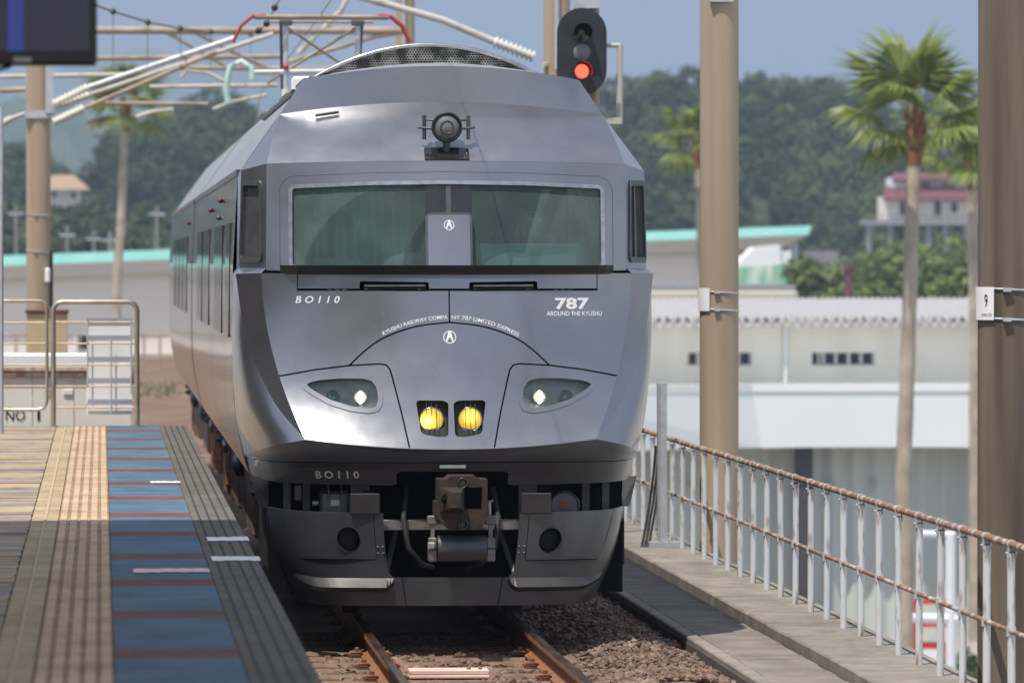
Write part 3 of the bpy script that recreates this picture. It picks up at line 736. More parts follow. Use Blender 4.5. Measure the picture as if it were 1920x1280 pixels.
arc_text('NY 787 LIMITED EXPRESS', .014, HP(968, 622)[0], .027)
def emblem(cu, cz, r, fn):
    m = MB(); n = 32
    vs = []
    for i in range(n): a = 2 * math.pi * i / n; vs += [fn(cu + r * math.cos(a), cz + r * math.sin(a)), fn(cu + r * .86 * math.cos(a), cz + r * .86 * math.sin(a))]
    m.add(vs, [(2 * i, (2 * i + 2) % (2 * n), (2 * i + 3) % (2 * n), 2 * i + 1) for i in range(n)])
    for s in (-1, 1):
        m.add([fn(cu + r * x * s, cz + r * y) for x, y in ((-.02, .86), (.20, .86 if s < 0 else .80), (.62, -.66), (.46, -.76), (.0, .05))], [(0, 1, 2, 3, 4)])
    m.build('emblem', 'white_letter', train)
def ebf(u, z): return (u, Fw(u, z) - .0445, z)
emblem(.004, T(844, 422, .42)[1], .036, ebf)
cu, cz = HP(847, 632); emblem(cu * .0, cz, .045, hoodd(.002))

# ---- headlights, fog lamps
def on(u, z, off): p = hoodd(-off)(u, z); return p
for sg in (-1, 1):
    sw = (lambda p: p) if sg < 0 else mir
    hlx = sw(hl)
    o5, c5 = cdt(offset_poly(hlx, .030), [offset_poly(hlx, -.004)], .2)
    hd = skin('headlight', o5, c5[0], lambda u, z: hoodd(.006)(u, z), 'paint', train, .03)
    hd['label'] = 'pointed headlight with one lit lamp'
    o5, c5 = cdt(hlx, [], .08); skin('lens', o5, c5[0], lambda u, z: hoodd(-.008)(u, z), 'clear_lens', hd, 0)
    m = MB(); pts = offset_poly(hlx, .002); n = len(pts)
    m.add([hoodd(-.003)(*p) for p in pts] + [hoodd(-.075)(*p) for p in pts], [(i, (i + 1) % n, n + (i + 1) % n, n + i) for i in range(n)] + [tuple(range(n, 2 * n))]); m.build('housing', 'steel_light', hd)
    for (x, y, r, mt) in ((375, 195, .043, 'lamp_chrome'), (200, 188, .045, 'lamp_green')):
        u, z = cp(x, y); u *= -sg; c = Vector(hoodd(-.06)(u, z)); m = MB()
        m.grid(20, 5, lambda a, v: c + Vector((math.cos(2 * math.pi * a) * r * v, -.03 * v * v, math.sin(2 * math.pi * a) * r * v))); m.build('reflector', mt, hd)
        if mt == 'lamp_chrome':
            m = MB(); m.grid(20, 4, lambda a, v: c + Vector((math.cos(2 * math.pi * a) * .020 * v, -.036 - .012 * (1 - v * v), math.sin(2 * math.pi * a) * .046 * v))); m.build('bulb', 'lamp_white', hd)
            m = MB(); m.grid(20, 4, lambda a, v: c + Vector((math.cos(2 * math.pi * a) * .034 * v * (1 + .12 * math.cos(12 * math.pi * a)), -.031, math.sin(2 * math.pi * a) * .034 * v * (1 + .12 * math.cos(12 * math.pi * a))))); m.build('lit_disc', 'lamp_glow', hd)
    fg = sw(fog); n = len(fg)
    m = MB(); m.add([hoodd(-.001)(*p) for p in fg] + [hoodd(-.075)(*p) for p in offset_poly(fg, -.006)], [(i, (i + 1) % n, n + (i + 1) % n, n + i) for i in range(n)] + [tuple(range(n, 2 * n))])
    fo = m.build('fog_lamp', 'black', train); fo['label'] = 'lit yellow fog lamp behind thin bars'
    u, z = cp(826, 335); u *= -sg; c = Vector(hoodd(-.055)(u, z)); m = MB()
    m.grid(28, 5, lambda a, v: c + Vector((math.cos(2 * math.pi * a) * .079 * v, -.018 * (1 - v * v), math.sin(2 * math.pi * a) * .079 * v))); fog_mat('fog_yellow_' + ('a' if sg < 0 else 'b'), u, z, -.03 if sg < 0 else 0, -.035 if sg < 0 else 0, 9. if sg < 0 else 3.); m.build('lens', 'fog_yellow_' + ('a' if sg < 0 else 'b'), fo)
    m = MB(); m.tube([c + Vector((math.cos(2 * math.pi * a / 28) * .082, -.004, math.sin(2 * math.pi * a / 28) * .082)) for a in range(29)], .005, 6, False); m.build('rim', 'trim', fo)
    for k in (-1, 0, 1):
        m = MB(); uu = u + k * .034; m.tube([hoodd(-.02)(uu, z - .105), hoodd(-.02)(uu, z + .105)], .0028, 6); m.build('bar', 'steel_grey', fo)

# ---- wipers in their slots
for sg in (-1, 1):
    x0, zt = HP(676, 528); x1, zb = HP(803, 545)
    a, b_ = (x0, x1) if sg < 0 else (-x1, -x0)
    m = MB(); m.tube([hoodd(-.012)(a + .025, (zt + zb) / 2 + .004), hoodd(-.012)(b_ - .02, (zt + zb) / 2 + .006)], .0085, 8); wp = m.build('wiper', 'steel_light', train)
    m = MB()
    for u in (a + .04, b_ - .06): m.cyl(hoodd(-.04)(u, (zt + zb) / 2 - .02), hoodd(.004)(u, (zt + zb) / 2 - .022), .013, 10)
    m.build('wiper_pivot', 'black', wp)
    m = MB(); m.tube([hoodd(-.022)(a + .015, zb + .014), hoodd(-.022)(b_ - .015, zb + .016)], .007, 6); m.build('wiper_blade', 'rubber', wp)
    m = MB(); 
    for k in range(3):
        u = (a + b_) / 2 + sg * (.36 + .05 * k); m.add([hoodd(.0015)(u + x, zc0 + z) for x, z in ((0, -.004), (.028, -.004), (.028, .004), (0, .004))], [(0, 1, 2, 3)])
    m.build('cowl_latch', 'steel_grey', train)

# ---- lamp on the brow
u0, zc = T(845, 239, .62); c = Vector((0, .60, zc))
m = MB(); m.grid(28, 6, lambda a, v: c + Vector((math.cos(2 * math.pi * a) * .104 * min(1, v * 1.1 + .0), .0 + .10 * max(0, v - .75) * 4, math.sin(2 * math.pi * a) * .104 * min(1, v * 1.1))))
rl = m.build('roof_lamp', 'steel_grey', train)
m = MB(); m.tube([c + Vector((math.cos(2 * math.pi * a / 28) * .098, -.012, math.sin(2 * math.pi * a / 28) * .098)) for a in range(29)], .011, 8, False); m.build('rim', 'black', rl)
m = MB(); m.grid(28, 5, lambda a, v: c + Vector((math.cos(2 * math.pi * a) * .088 * v, -.008 - .03 * (1 - v * v), math.sin(2 * math.pi * a) * .088 * v))); m.build('lens', 'lens_grey', rl)
m = MB(); m.tube([c + Vector((math.cos(2 * math.pi * a / 20) * .045, -.034, math.sin(2 * math.pi * a / 20) * .045)) for a in range(21)], .005, 6, False); m.build('inner_ring', 'steel_grey', rl)
for s in (-1, 1):
    m = MB(); x = s * .155; m.tube([(x, .66, zc - .085), (x, .66, zc + .085)], .014, 8); m.tube([(s * .09, .64, zc + .05), (x, .66, zc + .055)], .009, 6); m.tube([(s * .09, .64, zc - .01), (s * .20, .66, zc)], .010, 6); m.build('bracket', 'steel_grey', rl)
m = MB(); m.tube([c + Vector((0, .03, -.09)), c + Vector((0, .05, -.17))], [.03, .022], 10); m.build('stem', 'steel_grey', rl)
m = MB(); m.grid(6, 4, lambda a, v: (lambda q: (q[0], q[1] - .006, q[2] + .006))(brow(.5 + (a - .5) * .125, .015 + v * .17))); m.build('lamp_base', 'black_gloss', rl)
m = MB(); p = Vector(brow(.115, .80)); q = Vector(brow(.185, .83)); m.tube([p + Vector((0, 0, .02)), q + Vector((0, 0, .02))], .011, 6); m.build('grab_handle', 'steel_grey', train)

# ---- perforated arch behind the visor
m = bpy.data.materials.new('perforated'); m.use_nodes = True; MAT['perforated'] = m; t = m.node_tree; N = t.nodes; L = t.links; p = N['Principled BSDF']
p.inputs['Metallic'].default_value = .6; p.inputs['Roughness'].default_value = .5
tc = N.new('ShaderNodeTexCoord'); sp = N.new('ShaderNodeSeparateXYZ'); L.new(tc.outputs['Object'], sp.inputs[0])
def mth(op, a, b=None):
    n = N.new('ShaderNodeMath'); n.operation = op
    for k, v in enumerate((a, b)):
        if v is None: continue
        if isinstance(v, (int, float)): n.inputs[k].default_value = v
        else: L.new(v, n.inputs[k])
    return n.outputs[0]
PX, PZ = .0205, .0178
row = mth('FLOOR', mth('DIVIDE', sp.outputs[2], PZ)); odd = mth('MULTIPLY', mth('MODULO', row, 2.), .5)
fxn = mth('SUBTRACT', mth('FRACT', mth('ADD', mth('DIVIDE', mth('ADD', sp.outputs[0], 10.), PX), odd)), .5); fz = mth('SUBTRACT', mth('FRACT', mth('DIVIDE', sp.outputs[2], PZ)), .5)
rr = mth('ADD', mth('MULTIPLY', fxn, fxn), mth('MULTIPLY', fz, fz)); hole = mth('LESS_THAN', rr, .105)
nz = N.new('ShaderNodeTexNoise'); nz.inputs['Scale'].default_value = 9; nz.inputs['Detail'].default_value = 6; L.new(tc.outputs['Object'], nz.inputs['Vector'])
cr = N.new('ShaderNodeValToRGB'); cr.color_ramp.elements[0].color = (.10, .095, .085, 1); cr.color_ramp.elements[1].color = (.50, .48, .42, 1); cr.color_ramp.elements[0].position = .42; cr.color_ramp.elements[1].position = .62
L.new(nz.outputs['Fac'], cr.inputs[0]); L.new(cr.outputs[0], p.inputs['Base Color'])
trb = N.new('ShaderNodeBsdfTransparent'); mx = N.new('ShaderNodeMixShader'); L.new(hole, mx.inputs[0]); L.new(p.outputs[0], mx.inputs[1]); L.new(trb.outputs[0], mx.inputs[2]); L.new(mx.outputs[0], [n for n in N if n.type == 'OUTPUT_MATERIAL'][0].inputs[0])
DG = 2.75; gz = lambda u: 4.17 - .255 * (u / .86) ** 2
m = MB(); m.grid(40, 4, lambda a, v: ((a * 2 - 1) * .86, DG, 3.80 + (gz((a * 2 - 1) * .86) - 3.80) * v)); m.build('roof_grille', 'perforated', train)
m = MB(); m.grid(40, 2, lambda a, v: ((a * 2 - 1) * .86, DG + .03 + v * 2.6, gz((a * 2 - 1) * .86) + .008 - v * .03)); m.build('grille_shroud', 'steel_light', train)
m = MB(); m.tube([((k / 20 - 1) * .87, DG - .01, gz((k / 20 - 1) * .86) + .004) for k in range(41)], .016, 6); m.build('grille_rim', 'trim', train)
m = MB(); m.grid(20, 2, lambda a, v: ((a * 2 - 1) * .85, DG + .12, 3.80 + (gz((a * 2 - 1) * .85) - 3.82) * v)); m.build('grille_back', 'dark_void', train)
# clutter along the roof edge
for k, (dd, hh) in enumerate(((2.2, .10), (3.4, .16), (5.2, .12), (7.5, .18), (10.5, .16), (14., .22))):
    m = MB(); m.box((-.93, dd, 3.83), (-.55, dd + 1.0, 3.88 + hh * .45), bev=.03); m.build('roof_unit', 'steel_grey', train)
m = MB(); m.tube([(-1.03, 1.9, 3.80), (-1.03, 9.4, 3.80)], .022, 6); m.build('roof_rail', 'steel_grey', train)

# ---- skirt (snow plough), coupler and gear under the nose
def skirtmap(off=0.):
    def f(a, z):
        k = (z - .19) / .66; s = .775 + .155 * (1 - (1 - max(0, min(1., k))) ** 1.8); u, d = plan(a)
        return (u * s / 1.0 * 1.0, d * .92 + .10 - .055 * k + off, z)
    return f
so = AEND * .93
SK = [(-so, .22), (-1.25, .195), (1.25, .195), (so, .22), (so, .86), (1.5, .855), (.51, .835), (.51, .43), (.475, .39), (-.475, .39), (-.51, .43), (-.51, .835), (-1.5, .855), (-so, .86)]
hx = .78
hol = [circle((-hx, .655), .088, 28), circle((hx - .02, .645), .088, 28)]
acc_gap = [thick([(-.585, .835), (-.585, .515), (-1.22, .515), (-1.36, .85)], .007), thick([(.585, .835), (.585, .505), (1.22, .505), (1.36, .85)], .007)]
plate_gap = [thick([(-.40, .39), (-.40, .18)], .008), thick([(.42, .39), (.42, .18)], .008)]
o6, c6 = cdt(SK, hol + acc_gap + plate_gap, .05)
for tr in c6:
    if len(tr) < 10: continue
    cx = np.mean([o6[i].x for f in tr for i in f]); cz = np.mean([o6[i].y for f in tr for i in f])
    skin('skirt_plate' if abs(cx) < .2 else ('hatch' if cz > .6 and abs(cx) < 1.1 else 'skirt'), o6, tr, skirtmap(), 'skirt_paint', train, .02)
for a in hol:
    cx = np.mean([p[0] for p in a]); cz = np.mean([p[1] for p in a]); m = MB(); c0 = Vector(skirtmap(0)(cx, cz)); c1 = c0 + Vector((0, .14, 0))
    m.grid(24, 1, lambda q, v: c0.lerp(c1, v) + Vector((math.cos(2 * math.pi * q) * .082, .004, math.sin(2 * math.pi * q) * .086))); so1 = m.build('horn_socket', 'black', train)
    m = MB(); m.sphere(c1, (.08, .02, .085), 16, 8); m.build('horn_plug', 'rubber', so1)
for sg in (-1, 1):
    m = MB()
    def ridge(a, v):
        aa = sg * (.47 + a * 1.05); e = min(1, a * 14, (1 - a) * 3.2); zz = .375 + .03 * max(0, a - .6) / .4
        prof = [(.0, zz + .012), (-.075 * e, zz - .05 + .04 * (1 - e)), (.0, zz - .085 + .05 * (1 - e))]; i = min(int(v * 2), 1); q = Vector(prof[i]).lerp(Vector(prof[i + 1]), v * 2 - i)
        p = skirtmap(0)(aa, q.y); return (p[0], p[1] + q.x, p[2])
    m.grid(40, 2, ridge, smooth=False); m.build('skirt_ridge', 'ridge_paint', train)
    m = MB()
    for dx in (-.02, .02):
        for dz in (-.022, .022):
            p = skirtmap(0)(sg * .545 + dx, .58 + dz); m.sphere(p, .011, 8, 5)
    m.build('bolts', 'steel_grey', train)['kind'] = 'stuff'
    m = MB(); p = skirtmap(-.012)(sg * .64, .90); m.box((p[0] - .11, p[1], .83), (p[0] + .10, p[1] + .02, .975), bev=.006); m.build('step_plate', 'coupler_box', train)
    m = MB(); m.add([(sg * 1.24, .75, .85), (sg * 1.31, .85, .85), (sg * 1.37, .95, 1.06), (sg * 1.25, .72, 1.06)], [(0, 1, 2, 3)]); m.add([(sg * 1.24, .77, .85), (sg * 1.31, .87, .85), (sg * 1.37, .97, 1.06), (sg * 1.25, .74, 1.06)], [(3, 2, 1, 0)]); m.build('corner_strut', 'paint_shaded', train)
    m = MB(); m.box((sg * 1.27 - .03, 1.15, .42), (sg * 1.27 + .03, 1.17, .86)); m.build('mud_flap', 'rubber', train)
# gear seen in the slot above the skirt
gx = [(-1.12, .05), (-.985, .05), (-.62, .13), (.55, .13), (.98, .05), (1.12, .05)]
for x, wd in gx:
    dq = .62 if abs(x) > .9 else .34; m = MB(); m.box((x - wd / 2, dq, .80), (x + wd / 2, dq + .08, 1.10)); m.build('hanger', 'steel_grey', train)
m = MB(); m.box((-.905, .22, .78), (-.695, .36, .985), bev=.02); j = m.build('junction_box', 'steel_grey', train)
m = MB(); m.box((-.83, .205, .885), (-.77, .222, .925)); m.build('plate', 'steel_light', j)
for x in (-.845, -.755):
    m = MB(); m.tube([(x, .21, .99), (x, .205, .93)], .008, 6); m.tube([(x, .24, 1.06), (x, .21, .985)], .008, 6); m.build('clip', 'steel_grey', j)
for x in (-.935, -.665):
    m = MB(); m.cyl((x - .02, .27, .90), (x + .02, .27, .90), .016, 8); m.build('bolt', 'steel_light', j)
m = MB(); m.cyl((.80, .24, .88), (.80, .34, .88), .095, 24); j = m.build('jumper_socket', 'steel_grey', train)
m = MB(); m.tube([(.80 + .097 * math.cos(a * math.pi / 12), .238, .88 + .097 * math.sin(a * math.pi / 12)) for a in range(25)], .009, 6, False); m.build('rim', 'paint_shaded', j)
m = MB(); m.box((.765, .228, .86), (.835, .24, .905)); m.build('plate', 'rust_brown', j)
m = MB(); m.box((-1.075, .34, .92), (-1.03, .38, 1.02)); m.build('red_valve', 'red_marker', train)
m = MB(); m.tube([(-.585 + .028 * math.cos(k * .9), .28 + .02 * math.sin(k * .9), .87 + .0030 * k) for k in range(38)], .009, 5); m.build('coil_spring', 'black', train)
m = MB(); m.box((-1.25, .75, .25), (1.25, .80, 1.2)); m.build('gear_backing', 'dark_void', train)
m = MB(); m.box((-.53, .16, .715), (.50, .22, .79), bev=.006); m.build('cross_bar', 'steel_light2', train)
for s in (-1, 1):
    m = MB(); m.tube([(s * .47, .10, .33), (s * .36, .55, .70)], .022, 4); m.build('brace', 'steel_light2', train)
# coupler head: a block with a cone and a pocket
uc = .055; yb = -.30
cpl = MB()
outl = [(-.17, 1.085), (-.115, 1.085), (-.085, 1.108), (.085, 1.108), (.115, 1.085), (.17, 1.085), (.17, .80), (.14, .80), (.12, .78), (.09, .74), (-.09, .74), (-.12, .775), (-.15, .80), (-.19, .83), (-.19, .93), (-.17, .93)]
hole = [(-.0, .88), (.13, .88), (.135, 1.03), (-.0, 1.03)]
o7, c7 = cdt([(x + uc, z) for x, z in outl], [[(x + uc, z) for x, z in hole]], .06)
head = skin('coupler', o7, c7[0], lambda a, z: (a, yb, z), 'coupler', train, .34); head['label'] = 'rusty box-shaped coupler with a cone and a pocket'
m = MB(); m.box((uc, yb + .15, .88), (uc + .135, yb + .16, 1.03)); m.build('pocket', 'dark_void', head)
m = MB(); cc = Vector((uc - .075, yb, .945))
m.add([cc + Vector(p) for p in ((-.085, 0, -.085), (.085, 0, -.085), (.085, 0, .085), (-.085, 0, .085), (-.02, -.13, -.05), (.055, -.13, -.05), (.055, -.13, .055), (.0, -.13, .055))], [(0, 1, 5, 4), (1, 2, 6, 5), (2, 3, 7, 6), (3, 0, 4, 7), (4, 5, 6, 7)]); m.build('cone', 'coupler', head)
m = MB()
for (a, z, r) in ((-.07, .955, .030), (-.015, .975, .022)): m.sphere(cc + Vector((a + .02, -.075, z - .945)), (r, .018, r * 1.2), 12, 8)
m.build('cone_holes', 'dark_void', head)
for z in (1.06, .775):
    m = MB(); m.tube([(uc + .032 * math.cos(a * math.pi / 10), yb - .004, z + .032 * math.sin(a * math.pi / 10)) for a in range(21)], .008, 6, False); m.cyl((uc, yb - .006, z), (uc, yb + .02, z), .016, 12); m.build('air_port', 'paint_shaded', head)
m = MB(); m.box((uc - .10, yb + .3, .84), (uc + .10, .6, 1.02)); m.build('shank', 'coupler', head)
m = MB(); m.cyl((uc + .185, yb + .06, .84), (uc + .185, yb + .06, .93), .014, 8); m.tube([(uc + .185, yb + .06, .93), (uc + .21, yb + .05, .935)], .008, 6); m.build('release_lever', 'steel_light', head)
# cylinder under the coupler
m = MB(); n = 28; m.grid(n, 1, lambda a, v: (uc - .165 + .335 * v, -.15 + .085 * math.cos(2 * math.pi * a), .605 + .09 * math.sin(2 * math.pi * a)))
m.add([(uc - .165, -.15 + .085 * math.cos(2 * math.pi * a / n), .605 + .09 * math.sin(2 * math.pi * a / n)) for a in range(n)], [tuple(range(n))]); m.add([(uc + .17, -.15 + .085 * math.cos(2 * math.pi * a / n), .605 + .09 * math.sin(2 * math.pi * a / n)) for a in range(n)], [tuple(range(n))])
dr = m.build('coupler_drum', 'steel_grey', train)
for s in (-1, 1):
    x = uc + s * .20; m = MB(); m.box((x - .03, -.2, .515), (x + .03, -.08, .60), bev=.008); m.box((x - .028, -.19, .605), (x + .03, -.10, .68), bev=.006); m.box((x - .012, -.16, .68), (x + .014, -.12, .80)); m.box((x - .035, -.17, .77), (x + .045, -.09, .83), bev=.006); m.build('drum_bracket', 'steel_light2', dr)
m = MB(); m.box((-.93, 5.2, 3.8), (-.7, 5.5, 4.02), bev=.02); m.build('roof_unit', 'white_wall', train)
m = MB(); m.box((uc - .235, -.215, .60), (uc - .185, -.17, .65), bev=.006); m.cyl((uc - .205, -.24, .625), (uc - .205, -.2, .625), .014, 10); m.build('valve', 'steel_light', dr)
for s in (-1, 1):
    m = MB(); m.tube([(s * .30, .3, 1.0), (s * .33, .12, .8), (s * .30, .08, .6), (s * .2, .1, .48), (s * .12, .25, .45)], .02, 8); m.build('air_hose', 'rubber', train)

# ---- bogies and underfloor gear
def bogie(parent, d):
    for sg in (-1, 1):
        m = MB(); m.box((sg * 1.0 - .07, d - 1.45, .62), (sg * 1.0 + .07, d + 1.45, .78), bev=.03); m.build('bogie_frame', 'underfloor', parent)
        for dd in (-1.05, 1.05):
            m = MB(); m.cyl((sg * .53, d + dd, .41), (sg * .66, d + dd, .41), .41, 28); m.cyl((sg * .66, d + dd, .41), (sg * .70, d + dd, .41), .34, 28); m.build('wheel', 'wheel', parent)
            m = MB(); m.box((sg * 1.02 - .10, d + dd - .2, .26), (sg * 1.02 + .10, d + dd + .2, .60), bev=.04); m.build('axle_box', 'rust_brown', parent)
            for k in (-.28, .28):
                m = MB(); m.cyl((sg * 1.12, d + dd + k, .30), (sg * 1.12, d + dd + k, .66), .075, 14); m.build('damper', 'rust_brown', parent)
        m = MB()
        for zz in (.84, .92, 1.0): m.sphere((sg * 1.14, d, zz), (.17, .25, .05), 14, 6)
        m.build('air_spring', 'rubber', parent)
        m = MB(); m.tube([(sg * 1.20, d - .9, .78), (sg * 1.20, d + .5, .86)], .045, 10); m.build('yaw_damper', 'steel_grey', parent)
        m = MB(); m.box((sg * 1.18 - .03, d - 1.6, .35), (sg * 1.18 + .03, d - 1.45, .98), bev=.01); m.box((sg * 1.18 - .06, d - 1.63, .45), (sg * 1.18 + .05, d - 1.47, .58), bev=.01); m.build('step_iron', 'rust_brown', parent)
def under(parent, boxes):
    for k, (a, b_, z) in enumerate(boxes):
        for sg in (-1, 1):
            m = MB(); m.box((min(sg * .5, sg * 1.22), a, z), (max(sg * .5, sg * 1.22), b_, 1.0), bev=.03); m.build('equipment_box', 'underfloor', parent)
            if k % 2 == 0:
                for q in range(2):
                    m = MB(); m.sphere((sg * 1.25, a + .3 + q * .4, .86), (.06, .13, .10), 10, 6); m.build('air_valve', 'black', parent)
bogie(train, 3.6); bogie(train, 16.6); under(train, ((1.3, 1.7, .55), (6.0, 8.0, .38), (8.5, 10.2, .45), (10.8, 13.4, .40)))

# ---- cab interior and driver
ci = empty('cab_interior', (0, 0, 0), 0, train)
m = MB(); m.box((-1.35, 2.15, 1.2), (1.35, 2.2, 3.19)); m.build('back_wall', 'cab_dark', ci)
m = MB(); m.box((-1.25, .75, 2.38), (1.25, 1.15, 2.46)); m.build('desk', 'cab_grey', ci)
m = MB(); m.add([(.26, .86, 2.46), (.96, .86, 2.46), (.96, .98, 2.705), (.26, .98, 2.705), (.26, 1.15, 2.705), (.96, 1.15, 2.705), (.26, 1.15, 2.46), (.96, 1.15, 2.46)], [(0, 1, 2, 3), (3, 2, 5, 4), (0, 3, 4, 6), (1, 7, 5, 2), (4, 5, 7, 6)]); m.build('instrument_cowl', 'cab_grey', ci)
m = MB(); m.add([(.42, .842, 2.462), (.93, .842, 2.462), (.93, .90, 2.64), (.50, .89, 2.60)], [(0, 1, 2, 3)]); m.build('desk_paper', 'cabinet', ci)
m = MB(); m.box((-.93, .80, 2.46), (-.56, 1.0, 2.60), bev=.02); m.build('side_console', 'cab_grey', ci)
m = MB(); m.grid(80, 6, lambda a, v: (-1.15 + .92 * a + .04 * (1 - v), 1.25 + .05 * math.sin(a * 42) + .02 * math.sin(a * 17 + 2), 2.15 + 1.05 * v)); m.build('curtain', 'curtain', ci)
m = MB(); m.grid(24, 6, lambda a, v: (.95 + .25 * a, 1.75 + .04 * math.sin(a * 22), 2.15 + 1.05 * v)); m.build('curtain', 'curtain', ci)
m = MB(); m.box((.35, 1.72, 2.0), (.92, 1.86, 2.78), bev=.06); m.box((.35, 1.35, 1.85), (.92, 1.80, 2.0), bev=.05); m.build('driver_seat', 'uniform', ci)
m = MB(); m.box((-1.3, .95, 3.18), (1.3, 2.15, 3.22)); m.build('cab_ceiling', 'cab_dark', ci)

def skinned(name, joints, edges, mat, parent, sub=2):
    me = bpy.data.meshes.new(name); me.from_pydata([j[:3] for j in joints], edges, [])
    o = bpy.data.objects.new(name, me); COL.objects.link(o)
    md = o.modifiers.new('s', 'SKIN'); md.use_smooth_shade = True
    for i, j in enumerate(joints): sv = me.skin_vertices[0].data[i]; r = j[3]; sv.radius = r if isinstance(r, tuple) else (r, r); sv.use_root = (i == 0)
    o.modifiers.new('d', 'SUBSURF').levels = sub; o.modifiers['d'].render_levels = sub
    bpy.context.view_layer.update(); dg = bpy.context.evaluated_depsgraph_get(); m2 = bpy.data.meshes.new_from_object(o.evaluated_get(dg)); bpy.data.objects.remove(o)
    m2.polygons.foreach_set('use_smooth', [True] * len(m2.polygons))
    return link(name, m2, mat, parent)
HX, HZ = .64, 2.80
drv = tag(empty('person', (TX + HX, TY + 1.52, 2.0)), 'driver in dark uniform and peaked cap sitting behind the right windscreen', 'person')
J = [(0, .03, .05, .15), (0, .04, .25, .14), (0, .03, .48, .15), (0, .02, .62, .07), (0, -.01, .70, .055),
     (-.19, .02, .52, .065), (-.25, -.10, .28, .05), (-.16, -.32, .26, .038), (.19, .02, .52, .065), (.25, -.10, .28, .05), (.16, -.32, .26, .038),
     (-.10, -.05, .03, .09), (-.12, -.42, .03, .07), (-.12, -.46, -.38, .05), (.10, -.05, .03, .09), (.12, -.42, .03, .07), (.12, -.46, -.38, .05), (-.12, -.56, -.42, .04), (.12, -.56, -.42, .04)]
body = skinned('body', J, [(0, 1), (1, 2), (2, 3), (3, 4), (2, 5), (5, 6), (6, 7), (2, 8), (8, 9), (9, 10), (0, 11), (11, 12), (12, 13), (13, 17), (0, 14), (14, 15), (15, 16), (16, 18)], 'uniform', drv)
m = MB(); hc = Vector((0, -.03, .80))
def headf(a, b_):
    th = 2 * math.pi * a; ph = math.pi * b_; x = math.cos(th) * math.sin(ph) * .078; y = math.sin(th) * math.sin(ph) * .098; z = -math.cos(ph) * .118
    if z < 0: x *= 1 - .25 * (-z / .118) ** 2; y = y * (1 - .12 * (-z / .118)) - .01 * (-z / .118)
    if y < 0:
        y -= .022 * math.exp(-((x / .012) ** 2 + ((z + .018) / .022) ** 2)) ; y += .010 * (math.exp(-(((abs(x) - .032) / .016) ** 2 + ((z - .012) / .012) ** 2)))
        y -= .006 * math.exp(-((x / .026) ** 2 + ((z + .062) / .008) ** 2))
    return hc + Vector((x, y, z))
m.grid(40, 28, headf); hdm = m.build('head', 'skin', drv)
for s in (-1, 1):
    m = MB(); m.sphere(hc + Vector((s * .032, -.082, .012)), .011, 10, 8); m.build('eye', 'cab_dark', hdm)
    m = MB(); m.sphere(hc + Vector((s * .080, .005, -.008)), (.012, .02, .032), 8, 8); m.build('ear', 'skin', hdm)
m = MB(); m.grid(24, 8, lambda a, v: hc + Vector((math.cos(2 * math.pi * a) * .083 * math.sin(math.pi * .5 * (.35 + .65 * v)), .012 + math.sin(2 * math.pi * a) * .098 * math.sin(math.pi * .5 * (.35 + .65 * v)), .09 - .13 * v * (1 if math.sin(2 * math.pi * a) > -.2 else .3)))); m.build('hair', 'hair', hdm)
m = MB(); m.grid(28, 8, lambda a, v: hc + Vector((math.cos(2 * math.pi * a) * (.088, .088, .10, .112, .112, .10, .07, .03, .0)[round(v * 8)], .005 + math.sin(2 * math.pi * a) * (.105, .105, .115, .128, .128, .115, .08, .035, 0)[round(v * 8)], .045 + (0, .035, .06, .075, .08, .09, .096, .098, .098)[round(v * 8)] + (.02 if math.sin(2 * math.pi * a) < 0 else 0) * v))); cap = m.build('cap', 'uniform', drv)
m = MB(); m.grid(16, 4, lambda a, v: hc + Vector((math.cos(math.pi + math.pi * a) * (.086 + .0 * v), .005 + math.sin(math.pi + math.pi * a) * (.103 + .05 * v), .048 - .018 * v))); m.build('peak', 'black_gloss', cap)
m = MB(); m.tube([hc + Vector((.018 * math.cos(k * math.pi / 8), -.118, .095 + .02 * math.sin(k * math.pi / 8))) for k in range(17)], .003, 6, False); m.build('cap_badge', 'gold', cap)
m = MB(); m.grid(10, 3, lambda a, v: Vector(((a - .5) * .12 * (1 - v * .7), -.125 + .03 * v, .60 - .16 * v))); m.build('shirt_front', 'shirt', drv)
for s in (-1, 1):
    m = MB(); base = Vector((s * .16, -.33, .26))
    fk = [(0, 0, 0, .026), (-s * .02, -.05, 0, .03), (-s * .03, -.085, .0, .022)]; ed = [(0, 1), (1, 2)]
    hand = skinned('hand', [(base.x + a, base.y + b_, base.z + c, r) for a, b_, c, r in fk], ed, 'skin', drv, 1)
    for q in range(4):
        o_ = -.027 + .018 * q; ln = (.05, .06, .056, .042)[q]
        skinned('finger', [(base.x - s * .03 + o_, base.y - .075, base.z, .009), (base.x - s * .03 + o_, base.y - .075 - ln * .6, base.z + .004, .0085), (base.x - s * .03 + o_, base.y - .075 - ln * .9, base.z - .022, .0075)], [(0, 1), (1, 2)], 'skin', hand, 1)
    skinned('thumb', [(base.x - s * .035, base.y - .03, base.z, .011), (base.x - s * .065, base.y - .055, base.z, .010), (base.x - s * .07, base.y - .08, base.z - .015, .009)], [(0, 1), (1, 2)], 'skin', hand, 1)

